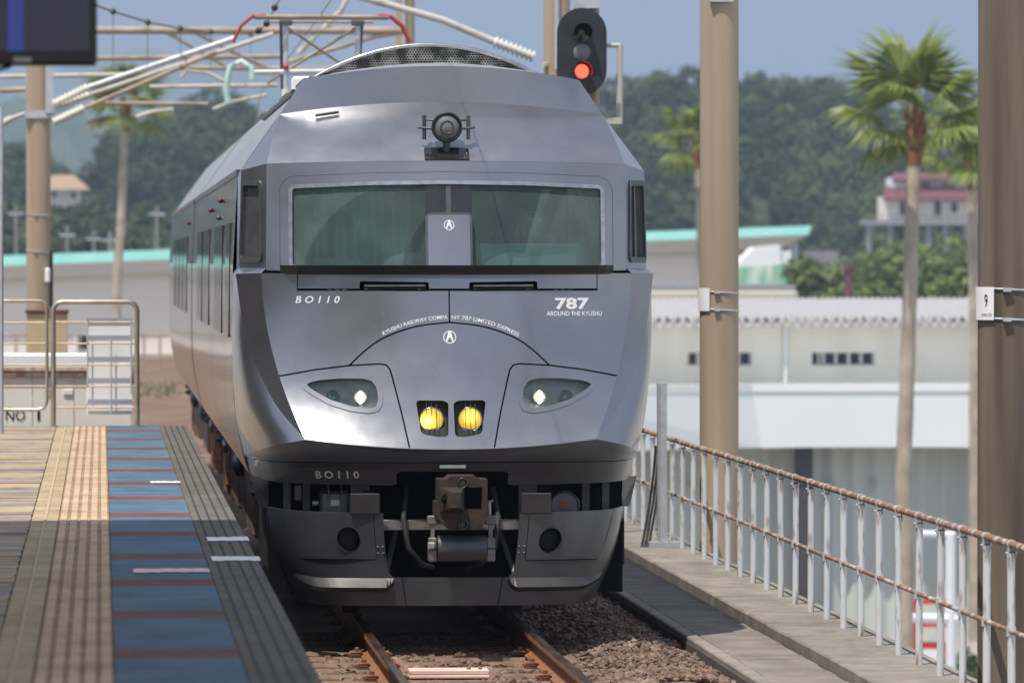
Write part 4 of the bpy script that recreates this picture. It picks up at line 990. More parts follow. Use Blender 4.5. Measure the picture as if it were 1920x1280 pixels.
# ---- following cars
def plain_car(loc, rz, label):
    c = tag(empty('train_car', loc, rz), label, 'train car', 'cars of the express train')
    car_body(c, 0, 19.5, True)
    side_bits(c, [(3.2, 5.8, 6), (6.2, 8.8, 6), (9.4, 12.0, 6), (12.6, 15.2, 6)], [(1.0, 1.05, 3.1), (2.0, 1.05, 3.1), (17.2, 1.05, 3.1), (18.2, 1.05, 3.1)], marks=[(2.6, 3.0, 'red_marker')])
    bogie(c, 2.9); bogie(c, 16.4); under(c, ((5.0, 7.4, .4), (7.9, 10.5, .45), (11., 14., .38)))
    return c
car2 = plain_car((TX, TY + 20.4, 0), 0, 'second car of the train, grey, with pantograph on its roof')
m = MB(); m.box((-1.0, 19.7, 1.1), (1.0, 20.5, 3.3), bev=.05); m.build('gangway', 'rubber', train)
# pantograph on the second car
pg = MB(); PZ_ = 5.19; py_ = 1.3
pan = empty('pantograph', (0, 0, 0), 0, car2); OFF = -.06
for y in (py_ - .12, py_ + .12):
    m = MB(); m.tube([(OFF - .72, y, PZ_), (OFF + .72, y, PZ_)], .022, 8); m.build('collector_strip', 'ohle_rust', pan)
    for s in (-1, 1):
        m = MB(); m.tube([(OFF + s * .60, y, PZ_ + .02), (OFF + s * .74, y, PZ_ + .01), (OFF + s * .86, y, PZ_ - .09), (OFF + s * .95, y, PZ_ - .27)], .018, 8); m.build('horn', 'pan_red', pan)
for s in (-1, 1):
    x = OFF + s * .385
    m = MB(); m.tube([(x, py_, PZ_ - .06), (x, py_, 4.42)], .028, 8); m.build('mast', 'galv', pan)
    m = MB(); m.tube([(x + s * .05, py_ + .08, PZ_ - .06), (x + s * .02, py_ + .5, 4.35)], .018, 8); m.build('arm', 'steel_grey', pan)
    m = MB(); m.tube([(x, py_ + .02, PZ_ - .10), (OFF - s * .55, py_ + .9, 4.52)], .016, 8); m.build('brace', 'ohle_rust', pan)
    m = MB(); m.box((x - .07, py_ - .06, PZ_ - .09), (x + .07, py_ + .06, PZ_ - .03), bev=.01); m.build('hinge', 'steel_grey', pan)
    m = MB(); m.cyl((x, py_, 3.95), (x, py_, 4.42), .05, 12); m.build('post_insulator', 'insulator', pan)
m = MB(); m.tube([(OFF - .72, py_, 4.60), (OFF + .6, py_, 4.62)], .030, 8); m.build('cross_tube', 'galv', pan)
m = MB(); m.sphere((OFF - .385, py_ - .03, 4.66), .034, 10, 8); m.build('clamp', 'pan_red', pan)
m = MB(); m.tube([(OFF - .55, py_, PZ_ - .05), (OFF + .55, py_, PZ_ - .05)], .014, 8); m.build('spring_bar', 'ohle_rust', pan)
# ================================================================== ground, deck, track
GZ = -7.5
m = MB(); m.add([(-7900, -600, GZ), (7900, -600, GZ), (7900, 7900, GZ), (-7900, 7900, GZ)], [(0, 1, 2, 3)]); tag(m.build('ground', 'ground'), kind='structure')
m = MB(); m.box((-9, -30, -1.6), (5.44, 175, -.30)); tag(m.build('viaduct_deck', 'concrete'), kind='structure')
m = MB()
for y in range(-20, 175, 14): m.box((-8, y, GZ), (5.0, y + 1.2, -1.6))
tag(m.build('viaduct_piers', 'concrete'), kind='structure')
bed = MB()
def hb(x, y):
    h = -.185
    if x > 3.1: h = -.185 + .10 * math.exp(-((x - 3.68) / .33) ** 2) - .03 * max(0, (x - 3.9) / .25)
    if x < 1.55: h = -.21
    return h + .008 * math.sin(x * 9 + y * 5) + .008 * math.sin(y * 7.3 - x * 4)
bed.grid(60, 120, lambda a, b: (.6 + 3.6 * a, 20 + 40 * b, hb(.6 + 3.6 * a, 20 + 40 * b) - .02))
ballast = tag(bed.build('ballast_bed', 'ballast_bed'), kind='structure')
m = MB(); m.grid(40, 40, lambda a, b: (-7 + 7.7 * a + 0, 56.9 + 118 * b, -.26 + .1 * math.sin(a * 9 + b * 20) * .4 + (.25 * max(0, (.35 - a)) if b < .5 else 0))); tag(m.build('embankment', 'embank'), kind='structure')
m = MB(); m.add([(.5, 60, -.25), (5.0, 60, -.25), (5.0, 175, -.25), (.5, 175, -.25)], [(0, 1, 2, 3)]); tag(m.build('track_bed', 'embank'), kind='structure')

# stones
def stone_mesh(k):
    bm = bmesh.new(); bmesh.ops.create_icosphere(bm, subdivisions=1, radius=1)
    r = random.Random(k); sx, sy, sz = r.uniform(.8, 1.3), r.uniform(.7, 1.1), r.uniform(.5, .8)
    pl = [(Vector((r.gauss(0, 1), r.gauss(0, 1), r.gauss(0, 1))).normalized(), r.uniform(.5, .8)) for _ in range(7)]
    for v in bm.verts:
        for n, d in pl:
            e = v.co.dot(n) - d
            if e > 0: v.co -= n * e
        v.co = Vector((v.co.x * sx, v.co.y * sy, v.co.z * sz))
    me = bpy.data.meshes.new('stone'); bm.to_mesh(me); bm.free(); me.materials.append(MAT['ballast']); return me
SM = [stone_mesh(k) for k in range(10)]
stone_np = [(np.array([v.co[:] for v in s.vertices]), [tuple(p.vertices) for p in s.polygons]) for s in SM]
M_st = []
for lo, hi, c1, c2 in ((0, 0, (.20, .115, .075), (.30, .19, .135)),): pass
def rand_rot(r): 
    q = Matrix.Rotation(r.uniform(0, 6.28), 3, 'Z') @ Matrix.Rotation(r.uniform(-.6, .6), 3, 'X') @ Matrix.Rotation(r.uniform(-.6, .6), 3, 'Y'); return q
rs = random.Random(3); sv = []; sf = []; cnt = 0; near = []
for _ in range(27000):
    y = 36.2 + 11 * rs.random() ** 1.7; x = rs.uniform(.9, 4.17)
    if y > 41.5 and x < 3.0: continue
    if any(abs(x - (TX + s * .566)) < .075 for s in (-1, 1)): continue
    r = rs.uniform(.014, .027) if rs.random() < .88 else rs.uniform(.027, .044)
    z = hb(x, y) + r * rs.uniform(-.25, .55)
    if abs(abs(x - TX) - .566) < .17: z = min(z, -.17)
    near.append((y, x, z, r))
near.sort(); parts_ = []
vis = [s for s in near if s[0] > 36.9 and -.0 < s[0] and s[1] > 1.35]
vis.sort(key=lambda s: s[0] - 14 * s[3]); chosen = set(id(s) for s in vis[:290])
for s in near:
    y, x, z, r = s; k = rs.randrange(10); q = rand_rot(rs)
    if id(s) in chosen:
        o = link('stone', SM[k], None, ballast, (x, y, z)); o.rotation_euler = q.to_euler(); o.scale = (r, r, r)
    else:
        A, F = stone_np[k]; P = (np.array(q) @ (A * r).T).T + np.array((x, y, z)); b0 = len(sv); sv.extend(map(tuple, P)); sf.extend(tuple(b0 + i for i in f) for f in F)
me = bpy.data.meshes.new('ballast_stones'); me.from_pydata(sv, [], sf); me.update()
tag(link('ballast_stones', me, 'ballast', ballast), kind='stuff')

# rails on their sleepers
rail_prof = [(-.0635, -.153), (.0635, -.153), (.0635, -.143), (.012, -.125), (.008, -.06), (.010, -.045), (.0325, -.035), (.0325, -.008), (.026, -.001), (-.026, -.001), (-.0325, -.008), (-.0325, -.035), (-.010, -.045), (-.008, -.06), (-.012, -.125), (-.0635, -.143)]
track = tag(empty('railway_track', (TX, 36, 0)), kind='structure')
for sg in (-1, 1):
    m = MB(); m.prism(rail_prof, lambda a, b, t: (sg * .566 + a, t, b), -8, 24); rl_ = m.build('rail', 'rail_web', track)
    m = MB(); m.prism([(-.025, .0), (.025, .0), (.031, -.007), (-.031, -.007)], lambda a, b, t: (sg * .566 + a, t, b + .001), -8, 24); m.build('running_surface', 'rail_head', rl_)
me_s = None; clipm = None
for k in range(14):
    y = -1.2 + k * .56
    m = MB(); m.box((-1.0, y - .10, -.33), (1.0, y + .10, -.158), bev=.02)
    if me_s is None: me_s = m.mesh('sleeper')
    s_ = link('sleeper', me_s, 'sleeper', track, (0, k * .56, 0))
    if clipm is None:
        c = MB(); c.box((-.045, -.03, 0), (.045, .03, .028), bev=.006); c.box((-.03, -.022, .028), (.0, .022, .062), bev=.004)
        c.tube([(.045, -.035, .012), (.02, -.05, .03), (-.03, -.05, .03), (-.05, -.03, .02), (-.05, .03, .02), (-.03, .05, .03), (.03, .05, .028)], .008, 6)
        clipm = c.mesh('rail_clip'); clipm.materials.append(MAT['rust_brown'])
    for sg in (-1, 1):
        for s2 in (-1, 1):
            for oy in (-.0,):
                link('rail_clip', clipm, None, s_, (sg * .566 + s2 * .105, y + oy, -.150), (0, 0, math.pi if s2 < 0 else 0))
# beacon board between the rails
p0 = W(767, 1262, 37.25); p1 = W(917, 1262, 37.25)
bc = tag(empty('track_beacon', ((p0.x + p1.x) / 2, 37.3, -.16)), 'faded pink board lying across brackets between the rails', 'beacon')
hw = (p1.x - p0.x) / 2; zt = p0.z + .16
m = MB(); m.box((-hw, -.10, zt - .005), (hw, .14, zt + .025), bev=.006); m.build('board', 'pink_board', bc)
m = MB(); m.box((-hw, -.12, zt - .030), (hw, .10, zt - .008), bev=.005); m.build('board', 'pink_board', bc)
for x in (-hw * .5, hw * .35):
    m = MB(); m.box((x - .03, -.1, -.06), (x + .03, .1, zt - .03), bev=.008); m.build('bracket', 'black', bc)
m = MB(); m.tube([(hw * .2, -.12, zt - .05), (hw * .45, -.13, zt - .06), (hw * .3, -.12, -.02)], .014, 6); m.build('cable', 'rubber', bc)
for x in (hw * .5, hw * .78):
    m = MB(); m.cyl((x, -.03, zt + .02), (x, -.03, zt + .035), .014, 8); m.build('bolt', 'rust_brown', bc)

# ---- walkway, kerb
walk = tag(empty('walkway', (0, 0, 0)), kind='structure')
m = MB(); m.box((4.14, 20, -.32), (5.44, 175, -.125)); m.build('walkway_base', 'joint_dark', walk)
m = MB(); m.box((4.15, 20, -.3), (4.245, 110, -.085), bev=.01); m.build('trough_wall', 'concrete', walk)
lid = None
for k in range(110):
    y = 33 + k * .5
    if lid is None: b = MB(); b.box((4.262, 0.004, -.2), (4.745, .496, -.098), bev=.006); lid = b.mesh('trough_lid'); lid.materials.append(MAT['walk_concrete'])
    o = link('trough_lid', lid, None, walk, (rs.uniform(-.004, .004), y, rs.uniform(-.003, .003)))
kb = None
for k in range(45):
    y = 31 + k * 1.2
    if kb is None: b = MB(); b.box((4.76, .004, -.3), (5.44, 1.196, -.02), bev=.012); kb = b.mesh('kerb_stone'); kb.materials.append(MAT['concrete'])
    link('kerb_stone', kb, None, walk, (0, y, rs.uniform(-.003, .003)))

# ---- railing
FX, FT = 5.25, .94
fence = tag(empty('walkway_railing', (FX, 44, -.03)), 'rust-streaked grey tube railing along the walkway on the right', 'railing')
OY = 44
m = MB(); m.tube([(0, -16, FT + .03), (0, 21, FT + .03)], .0235, 10); m.build('top_rail', 'rail_rust', fence)
m = MB(); m.tube([(-.004, -16, .47), (-.004, 21, .47)], .0155, 10); m.build('middle_rail', 'rail_rust', fence)
pm = None
for k in range(34):
    y = 31.65 + k * .935 - OY
    if pm is None:
        b = MB(); b.tube([(0, 0, 0), (0, 0, .92)], .0235, 12); pm = b.mesh('post'); pm.materials.append(MAT['post_rust'])
        b = MB(); b.tube([(0, -.020, 0), (0, .020, 0)], .0285, 12); b.box((-.024, -.02, -.075), (-.018, .03, 0)); b.box((.018, -.02, -.075), (.024, .03, 0)); b.cyl((-.034, .018, -.05), (.034, .018, -.05), .008, 6); cm = b.mesh('clamp'); cm.materials.append(MAT['rail_paint'])
        b = MB(); b.tube([(0, -.018, 0), (0, .018, 0)], .021, 12); b.box((-.026, -.018, -.03), (.026, .018, .026)); cm2 = b.mesh('clamp'); cm2.materials.append(MAT['rail_paint'])
    po = link('post', pm, None, fence, (.0, y, 0)); po.rotation_euler = (rs.uniform(-.004, .004), rs.uniform(-.006, .006), rs.uniform(0, 6.28))
    link('clamp', cm, None, fence, (0, y, FT + .03)); link('clamp', cm2, None, fence, (-.004, y, .47))
# grey steel post with a foot plate and hanging cables
p = W(1241, 1028, 51.6)
gp = tag(empty('steel_post', (5.10, 51.6, -.02)), 'short galvanised steel channel post with foot plate beside the train', 'post')
m = MB(); m.box((-.035, -.06, 0), (.035, .06, 1.49)); m.box((-.045, -.07, 0), (-.035, .07, 1.49)); m.build('shaft', 'galv', gp)
m = MB(); m.box((-.13, -.12, 0), (.17, .12, .05)); m.build('foot_plate', 'galv', gp)
m = MB()
cb = tag(empty('cable_loop', (4.93, 51.4, -.1)), 'black cables hanging down beside the steel post', 'cable')
for k in range(3):
    m = MB(); x = k * .03; m.tube([(x + .12, .3, 1.0), (x + .10, .32, .75), (x + .06, .3, .45), (x + .0, .25, .15), (x - .03, .2, .02)], .012, 8); m.build('cable', 'rubber', cb)

# ================================================================== platform
PZT = .95
plat = tag(empty('platform', (0, 0, 0)), kind='structure')
m = MB(); m.box((-6, -10, -.3), (.80, 56.60, PZT - .03)); m.box((-6, -10, PZT - .14), (.848, 56.62, PZT - .012)); m.build('slab', 'mortar', plat)
def tile(name, x0, x1, d, mats, extra=None, proud=0.):
    b = MB(); b.box((x0 + .002, .002, -.011), (x1 - .002, d - .002, proud), bev=.0015); nb = len(b.f)
    if extra: extra(b)
    me = b.mesh(name); bm = bmesh.new(); bm.from_mesh(me); bmesh.ops.recalc_face_normals(bm, faces=bm.faces); bm.to_mesh(me); bm.free()
    for q in mats: me.materials.append(MAT[q])
    if len(mats) > 1: me.polygons.foreach_set('material_index', [0] * nb + [1] * (len(me.polygons) - nb))
    return me
PD = .289; NR = 130; YS = 56.58
def bars(b):
    for k in range(5):
        x = -.27 + .32 * (k + .5) / 5; b.box((x - .021, .012, 0), (x + .021, PD - .012, .005), bev=.0025)
def grooves(b):
    for k in range(4):
        x = .57 + .28 * (k + .85) / 4.7
        for j in range(3): b.box((x - .007, .02 + j * .09, 0), (x + .007, .085 + j * .09, .0012))
def ridge_(b): b.box((-.362, 0, 0), (-.345, PD, .006), bev=.002)
t_tac = tile('tactile_block', -.27, .05, PD, ('tile_salmon_dirt', 'tile_salmon'), bars)
t_bl = tile('paving_tile', .05, .57, PD, ('tile_blue',))
t_rd = tile('paving_tile', .05, .57, PD, ('tile_red',))
t_ed = tile('edge_tile', .57, .85, PD, ('tile_edge', 'tile_edge_groove'), grooves)
t_be = tile('line_tile', -.44, -.27, PD, ('tile_beige', 'tile_ridge'), ridge_)
HB = PD / 2
t_br = {q: tile('paving_brick', -1.3, -.44, HB, (q,)) for q in ('tile_brown', 'tile_tan', 'tile_grey', 'tile_red')}
yred = 23.57
for k in range(NR):
    y = YS - (k + 1) * PD
    ph = ((y + PD / 2 - yred) / PD) % 9; red = ph < 1 or ph >= 8.2
    link('tactile_block', t_tac, None, plat, (0, y, PZT + rs.uniform(-.0008, .0008)))
    link('paving_tile', t_rd if red else t_bl, None, plat, (0, y, PZT))
    link('edge_tile', t_ed, None, plat, (0, y, PZT)); link('line_tile', t_be, None, plat, (0, y, PZT))
    for h in (0, 1):
        q = 'tile_red' if (red and h == 0 and ph < 1) else ('tile_grey' if (k * 2 + h) % 7 in (1, 3) else rs.choice(('tile_tan', 'tile_tan', 'tile_brown')))
        link('paving_brick', t_br[q], None, plat, (rs.uniform(-.01, .0), y + h * HB, PZT))
m = MB(); m.box((-6, -10, PZT - .02), (-1.32, 56.6, PZT - .001)); m.build('paving_field', 'tile_tan', plat)
for (xa, xb, ya, dy, mt, lab) in ((388, 466, 1011, 7, 'tape', 'white tape patch on the dark edge strip, farther of two'), (397, 487, 1048, 8, 'tape', 'white tape patch on the dark edge strip, nearer of two'), (250, 393, 1070, 7, 'tape_red', 'pinkish white tape on the blue tiles near a red row'), (282, 338, 904, 3, 'tape', 'short faint white tape on the far blue tiles')):
    Y = 1.62 * FPX / (ya - 492); a = W(xa, ya, Y); b_ = W(xb, ya, Y); dd = dy * Y * Y / (FPX * 1.62) / 2; n = 12
    m = MB(); top = [(a.x + (b_.x - a.x) * k / n, Y + dd + rs.uniform(-.04, .04), PZT + .006) for k in range(n + 1)]; bot = [(a.x + (b_.x - a.x) * k / n, Y - dd + rs.uniform(-.04, .04), PZT + .006) for k in range(n + 1)]
    lo_ = [(x, y, z - .002) for x, y, z in top + bot]; N1 = n + 1
    m.add(top + bot, [(k, k + 1, N1 + k + 1, N1 + k) for k in range(n)]); m.add(lo_, [(k, N1 + k, N1 + k + 1, k + 1) for k in range(n)])
    tag(m.build('tape_strip', mt), lab, 'tape')

# canopy over the near part of the platform (its shade falls on the tiles) and the hanging screen
cn = tag(empty('platform_canopy', (-2.2, 10, PZT)), 'pale canopy roof over the near platform, above the hanging screen', 'canopy')
m = MB(); m.box((-1.2, -1, 4.3), (2.95, 24.45, 4.4)); m.build('roof', 'canopy', cn)
for y in (4, 16):
    m = MB(); m.box((-.12, y - .12, 0), (.12, y + .12, 4.3)); m.build('column', 'galv', cn)
sb = tag(empty('unseen_station_building', (-9.5, 14, PZT)), 'unseen dark grey station building, added for the reflection in the train cheek', 'building')  # out of frame; inferred from the cheek's dark reflection and added to darken it
m = MB(); m.box((0, 0, 0), (3.5, 34, 3.4)); m.build('wall', 'signal_dark', sb)
m = MB(); m.box((-.4, -.4, 3.4), (4.1, 34.4, 3.6)); m.build('roof', 'steel_grey', sb)
for k in range(8):
    m = MB(); m.box((3.5, 1.5 + k * 4, .9), (3.54, 4.2 + k * 4, 2.3)); fr = m.build('window', 'galv', sb)
    m = MB(); m.box((3.55, 1.6 + k * 4, 1.0), (3.56, 4.1 + k * 4, 2.2)); m.build('pane', 'window_dark', fr)
mo = tag(empty('information_screen', (0, 22, 0)), 'black flat screen hanging from the canopy at upper left', 'screen')
a = W(182, 124, 22); ws = 1.05; hs = .62
m = MB(); m.box((a.x - ws, -.04, a.z), (a.x, .05, a.z + hs), bev=.012); m.build('bezel', 'monitor_black', mo)
m = MB(); m.box((a.x - ws + .04, -.046, a.z + .055), (a.x - .028, -.0405, a.z + hs - .03)); m.build('display', 'screen_dark', mo)
c0 = W(42, 117, 21.95); m = MB(); m.box((c0.x - .035, -.047, a.z + .012), (c0.x + .035, -.041, a.z + .032)); m.build('badge', 'steel_light', mo)
for x in (a.x - .25, a.x - .8):
    m = MB(); m.tube([(x, .03, a.z + hs - .05), (x, .03, 5.26)], .02, 8); m.build('hanger_rod', 'black', mo)
m = MB(); m.tube([(a.x - .33, .03, a.z), (a.x - .40, .02, a.z - .02), (a.x - .6, .02, a.z - .045)], .008, 6); m.build('cable', 'rubber', mo)

# ---- end gates of the platform
GY = 56.3
def bent(x0, x1, z0, z1, r, n=5, closed=False):
    P = [(x0, 0, z0)]
    for cx, sg, a0 in ((x0 + r, -1, math.pi), (x1 - r, 1, math.pi / 2)):
        for k in range(n + 1):
            t = a0 - (math.pi / 2) * k / n; P.append((cx + r * math.cos(t), 0, z1 - r + r * math.sin(t)))
    P.append((x1, 0, z0)); return P
g0 = W(100, 797, GY); g1 = W(257, 797, GY); gt = W(180, 566, GY)
ga = tag(empty('end_gate', (g0.x, GY, PZT)), 'tall bent-tube steel gate holding white boards at the platform end', 'gate', 'gates at the platform end')
wd = g1.x - g0.x; ht = gt.z - PZT
m = MB(); m.tube(bent(0, wd, 0, ht, .09), .026, 10); m.build('frame', 'gate_steel', ga)
for py in (604, 644, 684, 724, 764):
    z = W(180, py, GY).z - PZT; m = MB(); m.tube([(.02, 0, z), (wd - .02, 0, z)], .009, 6); m.build('rail', 'gate_bar', ga)
for px, a_, b_ in ((164, 597, 722), (208, 632, 775), (246, 597, 738)):
    x = W(px, 700, GY).x - g0.x; m = MB(); m.tube([(x, -.012, W(px, b_, GY).z - PZT), (x, -.012, W(px, a_, GY).z - PZT)], .008, 6); m.build('upright', 'rail_paint', ga)
nb = tag(empty('notice_board', (g0.x, GY + .05, PZT)), 'blank white board tied behind the platform end gate', 'board')
xa, xb = W(164, 700, GY).x - g0.x, W(248, 700, GY).x - g0.x
m = MB(); m.box((xa, 0, W(200, 770, GY).z - PZT), (xb, .012, W(200, 596, GY).z - PZT)); m.build('panel', 'board_white', nb)
m = MB(); m.box((xa - .01, .013, W(200, 777, GY).z - PZT), (xb - .01, .022, W(200, 720, GY).z - PZT)); m.build('panel', 'board_white', nb)
for px in (102, 257):
    x = W(px, 797, GY).x
    m = MB(); m.cyl((x - g0.x, 0, 0), (x - g0.x, 0, .012), .05, 12); m.build('foot_plate', 'gate_steel', ga)
h1 = W(88, 700, GY); h0 = W(-60, 700, GY); ht2 = W(40, 564, GY).z - PZT; hb2 = W(40, 768, GY).z - PZT; w2 = h1.x - h0.x
gb = tag(empty('end_gate', (h0.x, GY, PZT)), 'hinged tube gate leaf at far left of the platform end', 'gate', 'gates at the platform end')
P = bent(0, w2, (hb2 + .1), ht2, .07) + [(w2 - .0, 0, hb2 + .08), (w2 - .025, 0, hb2 + .02), (w2 - .09, 0, hb2)] + [(.05, 0, hb2)]
m = MB(); m.tube(P, .017, 10); m.build('frame', 'gate_steel', gb)
for py in (605, 644, 684, 724):
    z = W(40, py, GY).z - PZT; m = MB(); m.tube([(0, 0, z), (w2, 0, z)], .009, 6); m.build('rail', 'gate_bar', gb)
for z in (hb2 + .15, ht2 - .12):
    m = MB(); m.cyl((w2 + .035, 0, z - .05), (w2 + .035, 0, z + .05), .014, 8); m.build('hinge', 'gate_steel', gb)
m = MB(); m.tube([(w2 - .06, 0, 0), (w2 - .06, 0, hb2)], .02, 8); 
l0 = W(2, 700, 54)
lp = tag(empty('lamp_post', (l0.x, 54, PZT)), 'slim pale steel post at the left edge of the platform', 'post')
m = MB(); m.tube([(0, 0, 0), (0, 0, W(2, 200, 54).z - PZT)], .024, 10); m.build('shaft', 'galv', lp)
m = MB(); m.tube([(0, 0, W(2, 215, 54).z - PZT), (-.04, 0, W(2, 192, 54).z - PZT), (-.3, 0, W(2, 188, 54).z - PZT)], .022, 8); m.build('top_arm', 'gate_steel', lp)

# ---- cabinet behind the gate
CY = 61.0
a = W(-20, 665, CY); b_ = W(250, 665, CY)
cab = tag(empty('equipment_cabinet', (a.x, CY, -.2)), 'pale rust-stained equipment cabinet marked NO 1 behind the gates', 'cabinet')
wd = b_.x - a.x; zt = a.z + .2; zl = W(0, 690, CY).z + .2; zm = W(0, 694, CY).z + .2
m = MB(); m.box((0, 0, 0), (wd, 1.2, zl - .02)); m.build('body', 'cabinet', cab)
m = MB(); m.box((-.04, -.05, zl + .0), (wd - .02, 1.25, zt), bev=.01); m.build('lid', 'white_wall', cab)
m = MB(); m.box((-.04, -.06, zl - .028), (wd - .02, -.01, zl + .004)); m.build('lid_edge', 'cabinet_rust', cab)
m = MB(); m.box((-.02, -.03, zl - .09), (wd, .0, zl - .045)); m.build('lip', 'cabinet_rust', cab)
m = MB(); m.box((wd - .03, -.012, 0), (wd + .006, .02, zl - .05)); m.build('corner_strip', 'cabinet_rust', cab)
for px in (60, 138):
    x = W(px, 700, CY).x - a.x; m = MB(); m.box((x - .003, -.006, 0), (x + .004, .0, zl - .09)); m.build('door_joint', 'cabinet_rust', cab)
x = W(128, 735, CY).x - a.x; z = W(128, 735, CY).z + .2; m = MB(); m.box((x - .05, -.02, z - .03), (x + .05, 0, z + .03), bev=.006); m.build('handle', 'cabinet', cab)
q0 = W(11, 788, CY); q1 = W(75, 768, CY)
letter('NO', q0.x - a.x, W(47, 768, CY).x - a.x, q0.z + .2, q1.z + .2, lambda u, z: (u, -.008, z), 'black', cab, .0, 1.0, 0, 'black stencilled letters NO')
letter('1', W(70, 768, CY).x - a.x, q1.x - a.x, q0.z + .2, q1.z + .2, lambda u, z: (u, -.008, z), 'black', cab, .0, 1.0, 0, 'black stencilled figure 1')
# tan box and other things behind
TYB = 72.0
a = W(50, 581, TYB); b_ = W(126, 581, TYB)
tb = tag(empty('relay_box', (a.x, TYB, -.2)), 'tan steel box with maroon lid left of the platform gate', 'box'); wd = b_.x - a.x; zt = a.z + .2
m = MB(); m.box((0, 0, 0), (wd, .7, zt - .04)); m.build('body', 'cream_box', tb)
m = MB(); m.box((-.02, -.03, zt - .04), (wd + .02, .73, zt), bev=.01); m.build('lid', 'maroon', tb)
RF = 150.0
rf = tag(empty('line_side_fence', (0, RF, -.65)), 'thin pale rusty pipe fence behind the platform end', 'fence')
for py in (628, 672):
    q0, q1 = W(-40, py, RF), W(335, py, RF); m = MB(); m.tube([(q0.x, 0, q0.z + .65), (q1.x, 0, q1.z + .65)], .03, 6); m.build('rail', 'ohle_rust', rf)
for px in list(range(-30, 340, 30)):
    q = W(px, 626, RF); m = MB(); m.tube([(q.x, 0, 0), (q.x, 0, q.z + .65)], .03, 6); m.build('post', 'ohle_rust', rf)
g = MB()
for _ in range(420):
    px = rs.uniform(255, 340); Y = rs.uniform(98, 150); q = W(px, 700, Y)
    if not 118 < Y < 134: continue
    h = rs.uniform(.05, .13); an = rs.uniform(0, 6.28); dx, dy = math.cos(an) * .03, math.sin(an) * .03
    g.add([(q.x - dx, Y - dy, -.3), (q.x + dx, Y + dy, -.3), (q.x + rs.uniform(-.08, .08), Y, -.25 + h)], [(0, 1, 2)])
tag(g.build('track_side_grass', 'grass', fix=False), 'green grass tufts on the brown bank by the train', 'grass', kind='stuff')
# ================================================================== poles, overhead line, signal
def pole(px0, px1, Y, top, mat, label, bands=(), base=GZ, x=None):
    a, b = W(px0, 400, Y), W(px1, 400, Y); r = (b.x - a.x) / 2; cx = (a.x + b.x) / 2
    cx *= (Y + r) / Y; r *= (Y + r) / Y; o = tag(empty('concrete_pole', (cx, Y + r, base)), label, 'pole', 'concrete line poles')
    m = MB(); m.tube([(0, 0, 0), (0, 0, (top - base) * .5), (0, 0, top - base)], [r * 1.02, r, r * .985], 32); m.build('shaft', mat, o)
    for py in bands:
        z = W(px0, py, Y).z - base; m = MB(); n = 24
        m.tube([((r + .004) * math.cos(2 * math.pi * k / n), (r + .004) * math.sin(2 * math.pi * k / n), z - .01 * math.cos(2 * math.pi * k / n)) for k in range(n + 1)], .007, 6, False); m.build('band', 'galv', o)
        m = MB(); m.box((-r * .25 - .02, -r - .025, z - .012), (-r * .25 + .03, -r + .01, z + .012)); m.build('buckle', 'galv', o)
    return o, cx, r
pA, xA, rA = pole(1312, 1385, 50.6, 9, 'pole', 'tan concrete pole right of the train with small white plate', (548, 581))
pB, xB, rB = pole(1834, 1950, 34.3, 9, 'pole_old', 'dark weathered concrete pole at the right edge with plate reading 9', (543, 599))
pC, xC, rC = pole(1019, 1069, 68.0, 10.5, 'pole', 'concrete pole behind the signal head')
pD, xD, rD = pole(742, 778, 92.0, 11, 'pole', 'slim far concrete pole above the train roof behind the pantograph')
pL_, xL, rL = pole(49, 95, 84.0, 11, 'pole', 'tan concrete pole at left carrying insulated bracket arms', (403, 472))
def plate(o, Y, px0, px1, py0, py1, cx, r, txt):
    z0, z1 = W(px0, py1, Y).z - GZ, W(px0, py0, Y).z - GZ
    a0 = math.asin(max(-1, min(1, (W(px0, 500, Y).x - cx) / (r + .01)))) if False else None
    wdt = .17; m = MB(); n = 8; c0 = -math.pi / 2 - 1.06
    f = lambda s, z, off: ((r + off) * math.cos(c0 + (s - .5) * wdt / r), (r + off) * math.sin(c0 + (s - .5) * wdt / r), z)
    m.grid(n, 1, lambda a, v: f(a, z0 + (z1 - z0) * v, .016)); pl = m.build('number_plate', 'board_white', o)
    if txt:
        letter(txt, .62, .76, z0 + (z1 - z0) * .40, z0 + (z1 - z0) * .78, lambda u, z: f(u, z, .0185), 'black', pl)
        letter('-850-03', .45, .92, z0 + (z1 - z0) * .12, z0 + (z1 - z0) * .20, lambda u, z: f(u, z, .0185), 'black', pl)
plate(pA, 50.6, 1310, 1325, 540, 583, xA, rA, None)
plate(pB, 34.3, 1834, 1856, 538, 600, xB, rB, '9')
m = MB(); 
z = W(90, 515, 84).z - GZ; m.box((rL * .55, -rL - .05, z - .12), (rL * .95, -rL * .4, z + .10), bev=.02); m.build('white_box', 'board_white', pL_)
m = MB(); m.tube([(rL * 1.02, -.05, W(90, 470, 84).z - GZ), (rL * 1.02, -.05, W(90, 640, 84).z - GZ)], .03, 8); m.build('conduit', 'rubber', pL_)
m = MB(); m.box((rL * .6, -rL - .08, W(90, 212, 84).z - GZ), (rL * 1.25, -rL * .2, W(90, 20, 84).z - GZ)); m.build('mounting_channel', 'galv', pL_)
m = MB(); m.box((-rL * 1.1, -rL * 1.1, W(90, 222, 84).z - GZ), (rL * 1.15, rL, W(90, 208, 84).z - GZ)); m.build('bracket_band', 'galv', pL_)
m = MB(); m.tube([(-rC * .1, -rC - .03, W(1040, 130, 68).z - GZ), (-rC * .1, -rC - .03, 10.5 - GZ)], .03, 6); m.build('conduit', 'galv', pC)
m = MB(); m.tube([(-rD * .2, -rD - .03, 5), (-rD * .2, -rD - .03, 10.5 - GZ)], .03, 6); m.build('conduit', 'galv', pD)
